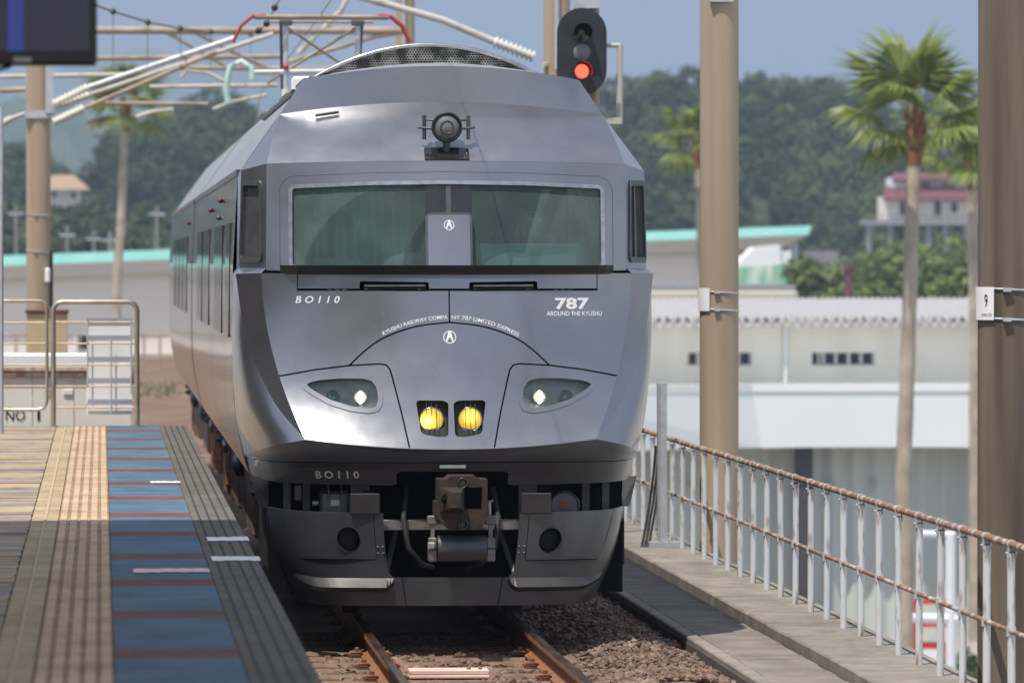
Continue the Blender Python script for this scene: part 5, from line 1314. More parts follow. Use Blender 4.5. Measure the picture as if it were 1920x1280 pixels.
m = MB(); m.box((rA * -.6, -rA - .03, W(1312, 4, 50.6).z - GZ), (rA * .6, -rA + .02, W(1312, -20, 50.6).z - GZ)); m.build('strap', 'galv', pA)

def insul(mb, p, q, n=9, r=.075):
    p, q = Vector(p), Vector(q); pts = []; rs_ = []
    for k in range(n * 2 + 1): pts.append(p.lerp(q, k / (n * 2))); rs_.append(r if k % 2 else r * .38)
    mb.tube(pts, rs_, 12)
def arm(label, Y, ins, line, r=.055, mat='ohle_tube', ir=.075):
    a = W(*ins[0], Y); o = tag(empty('bracket_arm', a), label, 'bracket arm', 'overhead line arms')
    m = MB(); insul(m, Vector((0, 0, 0)), W(*ins[1], Y) - a, 9, ir); m.build('insulator', 'insulator', o)
    P = [W(*ins[1], Y) - a] + [W(*q, Y) - a for q in line]; m = MB(); m.tube(P, r * .8, 10); m.build('tube', mat, o); return o
YL = 83.6
arm('uppermost white arm rising from the left pole to the pantograph height', YL, ((100, 196), (166, 164)), ((440, 72),), .052, 'galv', .085)
arm('second arm from the left pole, dull white, just below the top one', YL + .3, ((102, 201), (168, 178)), ((512, 64),), .045, 'ohle_tube', .08)
arm('rusty lower arm from the left pole with long white insulator', YL - .3, ((100, 230), (158, 203)), ((320, 134), (405, 97)), .040, 'ohle_rust', .085)
arm('white arm above the train roof ending in a ribbed insulator by the signal', 67.5, ((1003, 108), (925, 78)), ((830, 38), (660, -10), (560, -40)), .055, 'ohle_tube', .08)
m = MB(); a = W(1003, 108, 67.5); m.tube([(-rC * 1.2, -.2, W(1010, 120, 68).z - GZ - .02), (-rC * .9, -rC * .5, W(1030, 122, 68).z - GZ)], .04, 8); m.build('arm_mount', 'galv', pC)
arm('short white arm crossing at left edge behind the slim post', YL + .6, ((4, 232), (22, 222)), ((50, 212),), .04, 'ohle_tube', .07)
# portal of tubes across the tracks
po = tag(empty('overhead_portal', W(180, 57, 90)), 'rusty tube portal with diagonal braces spanning behind the pantograph', 'portal')
base = W(180, 57, 90)
def ptube(q, r, mat, Y=90):
    m = MB(); m.tube([W(*p, Y) - base for p in q], r * .72, 8); m.build('tube', mat, po)
for q, r, mt in ((((150, 57), (760, 58)), .085, 'ohle_rust'), (((150, 110), (540, 106)), .055, 'ohle_rust'), (((310, 127), (760, 130)), .05, 'ohle_rust'), (((0, 144), (245, 140)), .05, 'ohle_tube'), (((280, 163), (520, 160)), .045, 'ohle_tube'),
                 (((170, 193), (390, 195)), .04, 'ohle_rust'), (((315, 62), (430, 127)), .045, 'steel_light'), (((345, 50), (500, 127)), .055, 'steel_light'), (((0, 170), (48, 168)), .06, 'ohle_rust'),
                 (((400, 205), (430, 192), (500, 178)), .035, 'ohle_tube'), (((255, 220), (285, 210), (325, 206)), .05, 'ohle_tube'), (((340, 145), (350, 131), (390, 137), (425, 155)), .045, 'ohle_tube'), (((530, 120), (700, 70), (760, 60)), .05, 'ohle_rust'), (((560, 100), (640, 20), (660, -20)), .06, 'ohle_tube')):
    ptube(q, r, mt)
m = MB(); m.tube([W(*p, 89) - base for p in ((428, 195), (424, 165), (432, 125), (452, 115), (470, 127), (472, 150))], .05, 8); m.build('jumper_loop', 'pale_green', po)
# catenary wires and droppers
wi = tag(empty('overhead_wire', W(180, 10, 75)), 'sagging overhead wire with droppers and dark clips, upper left', 'wire')
bw = W(180, 10, 75)
wp_ = [(150, 0), (212, 22), (277, 42), (338, 54), (395, 60), (440, 60), (470, 64)]
m = MB(); m.tube([W(*p, 75 + 3 * k) - bw for k, p in enumerate(wp_)], .018, 6); m.build('messenger', 'wire', wi)
for k, p in enumerate(wp_[1:], 1):
    q = W(*p, 75 + 3 * k) - bw; m = MB(); m.sphere(q, .045, 8, 6); m.build('clip', 'black', wi)
    m = MB(); m.tube([q, W(p[0], 125, 75 + 3 * k) - bw], .007, 5); m.build('dropper', 'wire', wi)
wj = tag(empty('overhead_wire', W(520, 0, 64)), 'steep overhead wire with dark clips left of the pantograph', 'wire'); bw2 = W(520, 0, 64)
q_ = [(535, -20), (515, 15), (500, 45), (485, 58)]
m = MB(); m.tube([W(*p, 64) - bw2 for p in q_], .012, 6); m.build('messenger', 'wire', wj)
for p in q_[1:]: m = MB(); m.sphere(W(*p, 64) - bw2, .04, 8, 6); m.build('clip', 'black', wj)
wk = tag(empty('contact_wire', (TX, 40, 5.23)), 'contact wire running along the track above the train', 'wire')
m = MB(); m.tube([(-.2, -60, 0), (-.25, 0, 0), (-.06, 21.7, -.01), (.1, 50, .0), (1.2, 100, .02)], .0055, 6); m.build('wire', 'wire', wk)

# ---- colour light signal
SY = 54.0
c = W(1091, 97, SY); sgn = tag(empty('signal', (c.x, SY, -.1)), 'black oval railway signal showing a red light', 'signal')
zc = c.z + .1; hw, hh = .238, .415
ol = [(hw * math.cos(t), (hh - hw) + hw * math.sin(t)) for t in [math.pi * k / 14 for k in range(15)]] + [(hw * math.cos(t), -(hh - hw) + hw * math.sin(t)) for t in [math.pi + math.pi * k / 14 for k in range(15)]]
m = MB(); m.prism([(x, zc + z) for x, z in ol], lambda a, b, t: (a, t, b), 0, .012); m.build('backplate', 'signal_dark', sgn)
m = MB(); m.box((-.10, .012, zc - .34), (.10, .22, zc + .30), bev=.02); m.build('housing', 'signal_dark', sgn)
for zz, mt in ((W(1091, 62, SY).z + .1, 'black_gloss'), (W(1091, 98, SY).z + .1, 'lens_grey'), (W(1091, 134, SY).z + .1, 'signal_red')):
    r = .082 if mt != 'signal_red' else .064
    m = MB(); m.grid(24, 5, lambda a, v: (r * v * math.cos(2 * math.pi * a), -.006 - .025 * (1 - v * v), zz + r * v * math.sin(2 * math.pi * a))); m.build('lens', mt, sgn)
    if mt == 'lens_grey': continue
    m = MB(); m.grid(20, 3, lambda a, v: (.09 * math.cos(math.pi * (-.15 + 1.3 * a)), -.16 * v, zz + .09 * math.sin(math.pi * (-.15 + 1.3 * a)))); m.build('hood', 'signal_dark', sgn)
m = MB(); m.cyl((.13, .15, 0), (.13, .15, zc + .7), .05, 14); m.build('post', 'ohle_rust', sgn)
m = MB(); m.box((-.06, .05, zc + hh), (.18, .22, zc + hh + .10)); m.build('bracket', 'galv', sgn)
m = MB(); P = [W(1125, 84, SY) - Vector((c.x, SY, -.1)), W(1168, 83, SY) - Vector((c.x, SY, -.1)), W(1167, 232, SY) - Vector((c.x, SY, -.1)), W(1130, 226, SY) - Vector((c.x, SY, -.1))]
for i in range(3): m.tube([p + Vector((0, .3, 0)) for p in P[i:i + 2]], .022 if i != 1 else .03, 6)
m.build('ladder_cage', 'ohle_tube', sgn)
m = MB(); m.box((P[3].x, .1, P[3].z - .03), (P[2].x, .5, P[3].z + .03)); m.build('platform_step', 'ohle_tube', sgn)

# ================================================================== buildings
def fbox(m, px0, py0, px1, py1, Y, dep, o=None):
    a, b = W(px0, py1, Y), W(px1, py0, Y); o = o or Vector((0, 0, 0)); m.box((a.x - o.x, Y - o.y, a.z - o.z), (b.x - o.x, Y + dep - o.y, b.z - o.z)); return m
# warehouse
Y = 172; o = Vector((W(1225, 600, Y).x, Y, GZ)); wh = tag(empty('warehouse', o), 'long cream warehouse with high strip windows and wavy tiled eaves', 'building')
a, b_ = W(900, 720, Y), W(1834, 612, Y); m = MB()
# wall with two window strips cut out, as piers and bands
strips = [(1290, 1410), (1522, 1640)]; zt, zb, zw1, zw0 = W(0, 612, Y).z, GZ, W(0, 663, Y).z, W(0, 687, Y).z
xs = [W(1000, 600, Y).x] + [W(q, 600, Y).x for s_ in strips for q in s_] + [W(2010, 600, Y).x]
m.box((xs[0] - o.x, 0, 0), (xs[-1] - o.x, .3, zw0 - o.z)); m.box((xs[0] - o.x, 0, zw1 - o.z), (xs[-1] - o.x, .3, zt - o.z))
for k in range(0, len(xs), 2): m.box((xs[k] - o.x, 0, zw0 - o.z), (xs[k + 1] - o.x, .3, zw1 - o.z))
m.build('wall', 'wall_cream', wh)
for s_ in strips:
    n = 5
    for k in range(n):
        q0 = s_[0] + (s_[1] - s_[0]) * k / n; q1 = s_[0] + (s_[1] - s_[0]) * (k + 1) / n
        m = MB(); x0, x1 = W(q0, 0, Y).x - o.x, W(q1, 0, Y).x - o.x; m.box((x0, .1, zw0 - o.z), (x0 + .04, .2, zw1 - o.z)); m.box((x1 - .06, .1, zw0 - o.z), (x1, .2, zw1 - o.z)); m.box((x0, .1, zw0 - o.z), (x1, .2, zw0 - o.z + .04)); fr = m.build('window', 'galv', wh)
        m = MB(); m.box((x0 + .03, .16, zw0 - o.z), (x1 - .05, .18, zw1 - o.z)); m.build('pane', 'window_dark', fr)
for px in range(1250, 1840, 57):
    x = W(px, 0, Y).x - o.x; m = MB(); m.box((x - .02, -.012, 2), (x + .02, .0, zt - o.z)); m.build('wall_joint', 'wall_cream', wh)
x = W(1473, 0, Y).x - o.x; m = MB(); m.cyl((x, -.1, 2), (x, -.1, zt - o.z), .07, 10); m.build('downpipe', 'white_wall', wh)
x0, x1 = W(1000, 0, Y).x - o.x, W(2010, 0, Y).x - o.x; ze, zr = W(0, 604, Y).z - o.z, W(0, 586, Y).z - o.z
n = int((x1 - x0) / .05)
m = MB(); m.grid(n, 3, lambda a, v: (x0 + (x1 - x0) * a, -.5 + 7 * v, ze + .12 + (zr - ze + .10) * v * 1.4 + .05 * math.cos(a * n * math.pi / 2))); m.build('roof', 'tile_roof_grey', wh)
m = MB()
for k in range(int((x1 - x0) / .30)): m.cyl((x0 + k * .30, -.62, ze + .04), (x0 + k * .30, -.3, ze + .07), .085, 8)
m.build('eave_tiles', 'pan_tile', wh)['kind'] = 'stuff'
m = MB(); m.box((x0, -.55, ze - .16), (x1, .0, ze - .02)); m.build('eave_board', 'pan_tile', wh)
# white canopy building in front of it
Y = 150; o = Vector((W(1400, 720, Y).x, Y, GZ)); lb = tag(empty('loading_shed', o), 'low shed with wide pale blue fascia over a dark open bay', 'building')
zt, zf, zb = W(0, 722, Y).z - o.z, W(0, 736, Y).z - o.z, W(0, 842, Y).z - o.z
xa, xb, xc = W(1000, 0, Y).x - o.x, W(1412, 0, Y).x - o.x, W(2050, 0, Y).x - o.x
m = MB(); n = 30
m.grid(n, 1, lambda a, v: (xb + (xc - xb) * a - .25 * v * (1 - a) , 0, (zb - .16 * (max(0, abs(a - .35) - .2)) ) * v * 1.0 + zf * (1 - v) if v else zf), smooth=False); m.build('fascia', 'fascia', lb)
m = MB(); m.add([(xa, -4, zf), (xb, 0, zf), (xb - .25 + .5, 0, zb), (xa, -4, zb)], [(0, 1, 2, 3)]); m.build('fascia', 'fascia', lb)
m = MB(); m.add([(xa - .1, -4.05, zt), (xb, -.04, zt), (xc, -.04, zt), (xc, .3, zt), (xa - .1, -3.7, zt), (xa - .1, -4.05, zf), (xb, -.04, zf), (xc, -.04, zf), (xb, .3, zt)], [(0, 1, 8, 4), (1, 2, 3, 8), (0, 1, 6, 5), (1, 2, 7, 6)]); m.add([(xa, -3.7, zt - 1.0), (xb, .1, zt - 1.0), (xc, .1, zt - 1.0), (xc, 20, zt - .9), (xa, 20, zt - .9)], [(0, 1, 2, 3, 4)]); m.build('roof', 'white_wall', lb)
m = MB(); m.box((xa, .1, zb + .2), (xc, 3, zb + .3)); m.build('ceiling', 'soffit', lb)
n = int((xc - xa) / .12); m = MB(); m.grid(n, 1, lambda a, v: (xa + (xc - xa) * a, 1.25 + .09 * math.cos(a * n * math.pi * .40), zb * v + .0)); m.build('back_wall', 'corrugated', lb)
for px in (1504, 1985):
    x = W(px, 0, Y + 1).x - o.x; m = MB(); m.box((x - .22, .35, 0), (x + .22, .8, zb + .2)); m.build('column', 'shed_column', lb)
for px in (1300, 1380, 1560, 1640):
    x = W(px, 0, Y + 1).x - o.x; m = MB(); m.cyl((x, 1.08, zb - 1.0), (x, 1.2, zb - 1.0), .09, 10); m.build('wall_light', 'steel_light', lb)
# vending machine and pipe frame
Y = 138; q = W(1708, 1240, Y); vm_ = tag(empty('vending_machine', (q.x, Y, GZ)), 'red drinks vending machine seen through the railing at lower right', 'vending machine'); wv = W(1792, 1240, Y).x - q.x
m = MB(); m.box((0, 0, 0), (wv, .7, 1.85), bev=.03); m.build('cabinet', 'red_machine', vm_)
m = MB(); m.box((wv * .22, -.02, 1.30), (wv * .86, .0, 1.72)); m.build('display_window', 'display', vm_)
m = MB(); m.box((wv * .22, -.02, .80), (wv * .86, .0, 1.16)); m.build('display_window', 'display', vm_)
m = MB(); m.box((wv * .25, -.02, .25), (wv * .70, .0, .62)); m.build('dispensing_flap', 'white_wall', vm_)
Y = 112; q = W(1755, 1100, Y); gf = tag(empty('pipe_frame', (q.x, Y, GZ)), 'white pipe frame standing in front of the vending machine', 'frame')
for (p0, p1, r) in (((1725, 1000), (1790, 1002), .07), ((1712, 1158), (1795, 1160), .10), ((1782, 1000), (1784, 1300), .11)):
    a, b_ = W(*p0, Y) - Vector((q.x, Y, GZ)), W(*p1, Y) - Vector((q.x, Y, GZ)); m = MB()
    if p1[1] > 1250: b_.z = 0
    m.tube([a, b_], r, 10); m.build('pipe', 'white_pipe', gf)
a = W(1672, 1200, Y) - Vector((q.x, Y, GZ)); m = MB(); m.tube([(a.x - .3, 0, 0), (a.x - .25, 0, 1.0), (a.x, 0, 1.5), (a.x + .4, 0, 1.6)], .05, 8); m.build('pipe', 'white_pipe', gf)
# flat beige roof band
Y = 228; o = Vector((W(1100, 560, Y).x, Y, GZ)); fb = tag(empty('flat_roof_building', o), 'flat roofed building with thick beige roof edge above the warehouse', 'building')
z = lambda py: W(0, py, Y).z - o.z
xr = W(1498, 0, Y).x - o.x
m = MB(); m.box((0, 0, z(577)), (xr, 12, z(546)), bev=.1); m.build('roof_edge', 'beige_band', fb)
m = MB(); m.box((-.1, .3, z(546)), (xr - .1, 12, z(534))); m.build('roof_top', 'concrete_far', fb)
m = MB(); m.box((0, 1.6, 0), (xr - .6, 11, z(577))); m.build('wall', 'roof_dark', fb)  # dark colour stands for the shade under the roof edge
# long building with turquoise roof
Y = 262; o = Vector((W(-120, 500, Y).x, Y, GZ)); tl = tag(empty('long_building', o), 'long pinkish building with turquoise roof edge passing behind the train', 'building')
def lz(px, py): q = W(px, py, Y); return q.x - o.x, q.z - o.z
A1, B1 = lz(-120, 484), lz(1522, 423); A2, B2 = lz(-120, 503), lz(1515, 440); A3, B3 = lz(-120, 528), lz(1468, 466)
m = MB(); m.add([(A1[0], 0, A1[1]), (B1[0], 0, B1[1]), (B1[0], 11, B1[1] - .2), (A1[0], 11, A1[1] - .2), (A2[0], -.15, A2[1]), (B2[0], -.15, B2[1])], [(0, 1, 2, 3), (0, 1, 5, 4)]); m.build('roof', 'teal_roof', tl)
m = MB(); m.add([(A2[0], -.1, A2[1]), (B2[0], -.1, B2[1]), (B3[0], .5, B3[1]), (A3[0], .5, A3[1])], [(0, 1, 2, 3)]); m.build('soffit', 'soffit', tl)
xw = lz(1392, 0)[0]; m = MB(); m.add([(A3[0], 1.0, 0), (xw, 1.0, 0), (xw, 1.0, lz(1392, 470)[1]), (A3[0], 1.0, A3[1] + .2)], [(0, 1, 2, 3)]); m.add([(xw, 1, 0), (xw, 10, 0), (xw, 10, lz(1392, 470)[1]), (xw, 1, lz(1392, 470)[1])], [(0, 1, 2, 3)]); m.build('wall', 'wall_pink', tl)
xd0, xd1 = lz(1392, 0)[0], lz(1500, 0)[0]; m = MB(); m.box((xd0 + .1, 8.5, 0), (xd1 - .3, 8.8, lz(0, 462)[1])); m.build('bay_wall', 'maroon', tl)
for px in (1484, 1494):
    q = lz(px, 455); m = MB(); m.cyl((q[0], .6, 0), (q[0], .6, q[1]), .11, 10); m.build('column', 'galv', tl)
m = MB(); m.box((A3[0], .3, lz(0, 722)[1]), (xw, 1.0, lz(0, 690)[1])); m.build('plinth', 'fascia', tl)
q = lz(140, 640); m = MB(); m.box((q[0], .85, q[1] - .45), (q[0] + .8, .99, q[1] + .35)); wf = m.build('window', 'white_wall', tl)
m = MB(); m.box((q[0] + .12, .8, q[1] - .38), (q[0] + .8, .84, q[1] + .28)); m.build('pane', 'window_dark', wf)
# white and green covered lorry under that roof
q0 = W(1388, 535, 256); tk = tag(empty('covered_truck', (q0.x, 256, q0.z - .4)), 'white covered truck with green lower side under the turquoise roof', 'truck')
dx = lambda px: W(px, 500, 256).x - q0.x; dz = lambda py: W(1400, py, 256).z - q0.z + .4
m = MB(); m.prism([(dx(1384), dz(500)), (dx(1388), dz(490)), (dx(1415), dz(464)), (dx(1463), dz(459)), (dx(1466), dz(500))], lambda a, b, t: (a, t, b), 0, 2.2); m.build('cover', 'white_wall', tk)
m = MB(); m.prism([(dx(1384), dz(535)), (dx(1384), dz(500)), (dx(1480), dz(495)), (dx(1480), dz(535))], lambda a, b, t: (a, t, b), -.03, 2.2); m.build('side_panel', 'green_sheet', tk)
m = MB(); m.prism([(dx(1467), dz(494)), (dx(1467), dz(470)), (dx(1484), dz(470)), (dx(1484), dz(494))], lambda a, b, t: (a, t, b), .1, 2.0); m.build('cab', 'white_wall', tk)
for px in (1400, 1462): m = MB(); m.cyl((dx(px), 0, .25), (dx(px), .3, .25), .35, 14); m.build('wheel', 'rubber', tk)
# dark hipped roof house, red post
Y = 300; q = W(1500, 530, Y); dh = tag(empty('dark_roof_house', (q.x, Y, GZ)), 'house with dark grey hipped roof among bushes', 'house')
X = lambda px, Y=Y: W(px, 500, Y).x - q.x; Z = lambda py, Y=Y: W(1500, py, Y).z - GZ
m = MB(); m.add([(X(1478), 0, Z(526)), (X(1648), 0, Z(526)), (X(1648), 8, Z(526)), (X(1478), 8, Z(526)), (X(1528), 4, Z(470)), (X(1588), 4, Z(470))], [(0, 1, 5, 4), (1, 2, 5), (2, 3, 4, 5), (3, 0, 4)]); m.build('roof', 'roof_dark', dh)
m = MB(); m.box((X(1488), .4, 0), (X(1638), 7.6, Z(527))); m.build('wall', 'beige_band', dh)
q2 = W(1591, 535, 222); rp = tag(empty('red_post', (q2.x, 222, GZ)), 'small red post among the green bushes', 'post'); m = MB(); m.tube([(0, 0, 0), (0, 0, W(1591, 505, 222).z - GZ)], .15, 10); m.build('shaft', 'roof_red', rp)
m = MB(); m.cyl((0, 0, W(1591, 505, 222).z - GZ), (0, 0, W(1591, 498, 222).z - GZ), .24, 10); m.build('cap', 'roof_red', rp)

# house on the hill at right
Y = 500; q = W(1655, 440, Y); hz_ = q.z - 12; hh_ = tag(empty('hill_house', (q.x, Y, hz_)), 'cream hillside house with red roofs on a stilted terrace', 'house')
X = lambda px: W(px, 400, Y).x - q.x; Z = lambda py: W(1655, py, Y).z - hz_
def wall_w(parent, x0, x1, z0, z1, y, wins, mat):
    m = MB(); m.box((x0, y, z0), (x1, y + 4.5, z1)); m.build('wall', mat, parent)
    for (a, b, c, d) in wins:
        m = MB(); m.box((a - .12, y - .1, c - .12), (b + .12, y - .02, d + .12)); f = m.build('window', 'white_wall', parent); m = MB(); m.box((a, y - .16, c), (b, y - .11, d)); m.build('pane', 'window_dark', f)
wall_w(hh_, X(1658), X(1880), Z(412), Z(368), 0, [(X(1687), X(1697), Z(405), Z(378)), (X(1752), X(1764), Z(405), Z(378)), (X(1783), X(1795), Z(398), Z(380))], 'wall_cream')
wall_w(hh_, X(1712), X(1880), Z(362), Z(335), 2.5, [(X(1735), X(1752), Z(356), Z(340)), (X(1775), X(1800), Z(356), Z(340))], 'wall_cream')
wall_w(hh_, X(1680), X(1712), Z(362), Z(332), 2.0, [], 'white_wall')
for (x0, x1, z0, z1, y0) in ((1652, 1885, 372, 348, -1.2), (1676, 1885, 335, 322, 1.2)):
    m = MB(); m.add([(X(x0), y0, Z(z0)), (X(x1), y0, Z(z0)), (X(x1 - 8), y0 + 4, Z(z1)), (X(x0 + 14), y0 + 4, Z(z1)), (X(x0), y0, Z(z0) - .25), (X(x1), y0, Z(z0) - .25)], [(0, 1, 2, 3), (0, 1, 5, 4)]); m.build('roof', 'roof_red', hh_)
m = MB(); m.box((X(1612), -4, Z(422)), (X(1885), 0, Z(414))); m.build('terrace', 'concrete_far', hh_)
m = MB()
for k in range(19): m.box((X(1612 + k * 14), -4, Z(414)), (X(1613.2 + k * 14), -3.9, Z(403)))
m.box((X(1612), -4.05, Z(404)), (X(1885), -3.9, Z(402.5))); m.build('terrace_railing', 'roof_brown', hh_)
for px in (1620, 1660, 1700, 1731, 1763, 1801): m = MB(); m.box((X(px - 4), -3.5, 0), (X(px + 3), -2.9, Z(422))); m.build('stilt', 'concrete_far', hh_)
# house in the valley at left
Y = 540; q = W(95, 390, Y); hz_ = q.z - 6; vh = tag(empty('valley_house', (q.x, Y, hz_)), 'distant white house with brown tiled gable roof right of the left pole', 'house')
X = lambda px: W(px, 400, Y).x - q.x; Z = lambda py: W(95, py, Y).z - hz_
wall_w(vh, X(70), X(152), 0, Z(354), 0, [(X(98), X(106), Z(370), Z(360)), (X(134), X(142), Z(372), Z(360))], 'wall_cream')
m = MB(); m.add([(X(60), -1, Z(356)), (X(170), -1, Z(356)), (X(170), 8, Z(356)), (X(60), 8, Z(356)), (X(100), 3.5, Z(327)), (X(138), 3.5, Z(327))], [(0, 1, 5, 4), (1, 2, 5), (2, 3, 4, 5), (3, 0, 4)]); m.build('roof', 'roof_brown', vh)
Y = 570; q = W(20, 390, Y); hz_ = q.z - 6; v2 = tag(empty('valley_house', (q.x, Y, hz_)), 'pale distant house left of the left pole', 'house')
X = lambda px: W(px, 400, Y).x - q.x; Z = lambda py: W(20, py, Y).z - hz_
wall_w(v2, X(-10), X(52), 0, Z(374), 0, [(X(24), X(34), Z(388), Z(380))], 'white_wall')
m = MB(); m.add([(X(-15), -1, Z(375)), (X(58), -1, Z(375)), (X(58), 7, Z(375)), (X(-15), 7, Z(375)), (X(2), 3, Z(362)), (X(40), 3, Z(362))], [(0, 1, 5, 4), (1, 2, 5), (2, 3, 4, 5), (3, 0, 4)]); m.build('roof', 'tile_roof_grey', v2)
# slim street masts over the left roof
for k, (px, t_, lab) in enumerate(((30, 385, 'pale street mast near the left edge'), (126, 425, 'short pale mast above the turquoise roof, left of two'), (176, 432, 'grey cross-armed mast above the turquoise roof'), (207, 435, 'thick pale mast next to the palm trunk'), (294, 385, 'tall thin lattice mast right of the palm trunk'))):
    Y = 330; q = W(px, t_, Y); o = tag(empty('utility_mast', (q.x, Y, GZ)), lab, 'mast', 'masts beyond the long building'); m = MB(); m.tube([(0, 0, 0), (0, 0, q.z - GZ)], .07 if k != 3 else .12, 8); m.build('shaft', 'concrete_far', o)
    m = MB(); m.tube([(-.45, 0, q.z - GZ - .5), (.45, 0, q.z - GZ - .5)], .05, 6); m.build('cross_arm', 'galv', o)
# ================================================================== palms
def frond_mesh(k):
    r = random.Random(k + 50); b = MB(); L = r.uniform(.75, 1.0); Rf = r.uniform(.85, 1.1); droop = r.uniform(.15, .45)
    pts = [Vector((0, L * t, -droop * .5 * t * t)) for t in (0, .33, .66, 1)]
    b.tube(pts, [.03, .022, .017, .014], 5); nb = len(b.f)
    c = pts[-1]; n = 26; side = []
    for i in range(n):
        a = (-1.95 + 3.9 * (i + .5) / n) + r.uniform(-.03, .03); rr = Rf * (1 - .25 * (abs(a) / 1.95) ** 2) * r.uniform(.9, 1.05)
        dirv = Vector((math.sin(a), math.cos(a), 0)); sv_ = Vector((math.cos(a), -math.sin(a), 0))
        cup = -.10 * abs(math.sin(a)); hw_ = rr * 1.95 / n * 1.15
        m1 = c + dirv * rr * .55 + Vector((0, 0, cup * .5 - .04 * r.random())); m2 = c + dirv * rr * .80 + Vector((0, 0, cup - .13 - .07 * r.random()))
        tip = c + dirv * rr * .98 + Vector((0, 0, cup - .24 - .22 * r.random())); fold = Vector((0, 0, .03))
        b.add([c, m1 - sv_ * hw_ * .55 - fold, m1 + fold, m1 + sv_ * hw_ * .55 - fold, m2 - sv_ * hw_ * .28, m2 + sv_ * hw_ * .28, tip], [(0, 1, 2), (0, 2, 3), (1, 4, 2), (2, 4, 5), (2, 5, 3), (4, 6, 5)])
    me = b.mesh('frond'); me.materials.append(MAT['petiole']); me.materials.append(MAT['palm_dry' if k >= 6 else 'palm_leaf']); me.polygons.foreach_set('material_index', [0] * nb + [1] * (len(me.polygons) - nb)); return me
FM = [frond_mesh(k) for k in range(8)]
def palm(label, Y, trunkpx, rt, scale, nf, seed, dry=0):
    r = random.Random(seed); P = [W(*p, Y) for p in trunkpx]; base = Vector((P[-1].x, Y, GZ))
    o = tag(empty('palm_tree', base), label, 'palm tree', 'fan palms beyond the railway')
    pts = [p - base for p in P[::-1]]; pts[0].z = 0
    sm_ = catmull(pts, 5); n = len(sm_); m = MB(); m.tube(sm_, [rt * (1.15 - .35 * (i / n)) * (1 + .04 * math.sin(i * 2.1)) for i in range(n)], 14); m.build('trunk', 'palm_trunk', o)
    top = pts[-1]; m = MB()
    for i in range(70):
        an = r.uniform(0, 6.28); h = r.uniform(-.75, .1) * scale; rad = rt * (1.0 + .35 * (h / scale + .75)); q = top + Vector((math.cos(an) * rad * .6, math.sin(an) * rad * .6, h))
        e = q + Vector((math.cos(an) * .13, math.sin(an) * .13, .30)) * scale; sd = Vector((-math.sin(an), math.cos(an), 0)) * .07 * scale
        m.add([q - sd, q + sd, e + sd * .4, e - sd * .4], [(0, 1, 2, 3)])
    m.tube([top + Vector((0, 0, -.75 * scale)), top + Vector((0, 0, -.3 * scale)), top + Vector((0, 0, .1))], [rt * .95, rt * 1.25, rt * .9], 12); m.build('leaf_boots', 'palm_boot', o)
    for i in range(nf):
        t = i / nf; el = R(82 - 112 * t ** 1.1 + r.uniform(-8, 8)); az = i * 2.39996 + r.uniform(-.25, .25)
        k = r.randrange(6) if not (dry and t > .9) else 6 + r.randrange(2)
        f = link('frond', FM[k], None, o, top + Vector((0, 0, .05)))
        f.rotation_mode = 'QUATERNION'; d = Vector((math.cos(az) * math.cos(el), math.sin(az) * math.cos(el), math.sin(el)))
        x = d.cross(Vector((0, 0, 1))).normalized(); z = x.cross(d).normalized(); f.rotation_quaternion = Matrix((x, d, z)).transposed().to_quaternion()
        s = scale * r.uniform(.85, 1.1); f.scale = (s, s, s)
palm('large fan palm with reddish collar between the two right poles', 120, [(1714, 232), (1712, 330), (1708, 480), (1701, 700), (1694, 900), (1697, 1100), (1698, 1250)], .165, 1.2, 15, 4)
palm('fan palm half hidden behind the weathered right-edge pole', 150, [(1822, 300), (1824, 420), (1828, 600), (1830, 900)], .16, 1.05, 17, 9)
palm('fan palm half hidden behind the tan pole right of the train', 185, [(1310, 275), (1314, 400), (1318, 600), (1318, 800)], .17, .95, 15, 12)
palm('tall thin fan palm with yellowing leaves left of the train', 215, [(236, 205), (231, 300), (227, 420), (219, 560), (214, 700)], .17, 1.15, 18, 21, dry=1)

# ================================================================== bushes, hills, forest
def leaves(cent, rad, n, size, seed, shell=.55):
    g = np.random.default_rng(seed); d = g.normal(size=(n, 3)); d /= np.linalg.norm(d, axis=1)[:, None]
    rr = shell + (1 - shell) * g.random(n) ** .6
    lump = 1 + .22 * np.sin(d[:, 0] * 5 + seed) * np.sin(d[:, 2] * 6 + seed * 2) + .12 * np.sin(d[:, 1] * 9 + seed)
    c = np.array(cent) + d * (rr * lump)[:, None] * np.array(rad)
    nrm = d + .5 * g.normal(size=(n, 3)); nrm /= np.linalg.norm(nrm, axis=1)[:, None]
    a = np.cross(nrm, g.normal(size=(n, 3))); a /= np.linalg.norm(a, axis=1)[:, None]; b = np.cross(nrm, a)
    s = (size * (.6 + .8 * g.random(n)))[:, None]
    return np.stack([c - a * s, c + b * s * .6, c + a * s, c - b * s * .6], 1).reshape(-1, 3)
def quads(name, V, mat, parent=None):
    n = len(V) // 4; me = bpy.data.meshes.new(name); me.vertices.add(len(V)); me.vertices.foreach_set('co', V.astype(np.float32).ravel())
    me.loops.add(len(V)); me.loops.foreach_set('vertex_index', np.arange(len(V), dtype=np.int32)); me.polygons.add(n); me.polygons.foreach_set('loop_start', np.arange(0, len(V), 4, dtype=np.int32)); me.update(calc_edges=True)
    return link(name, me, mat, parent)
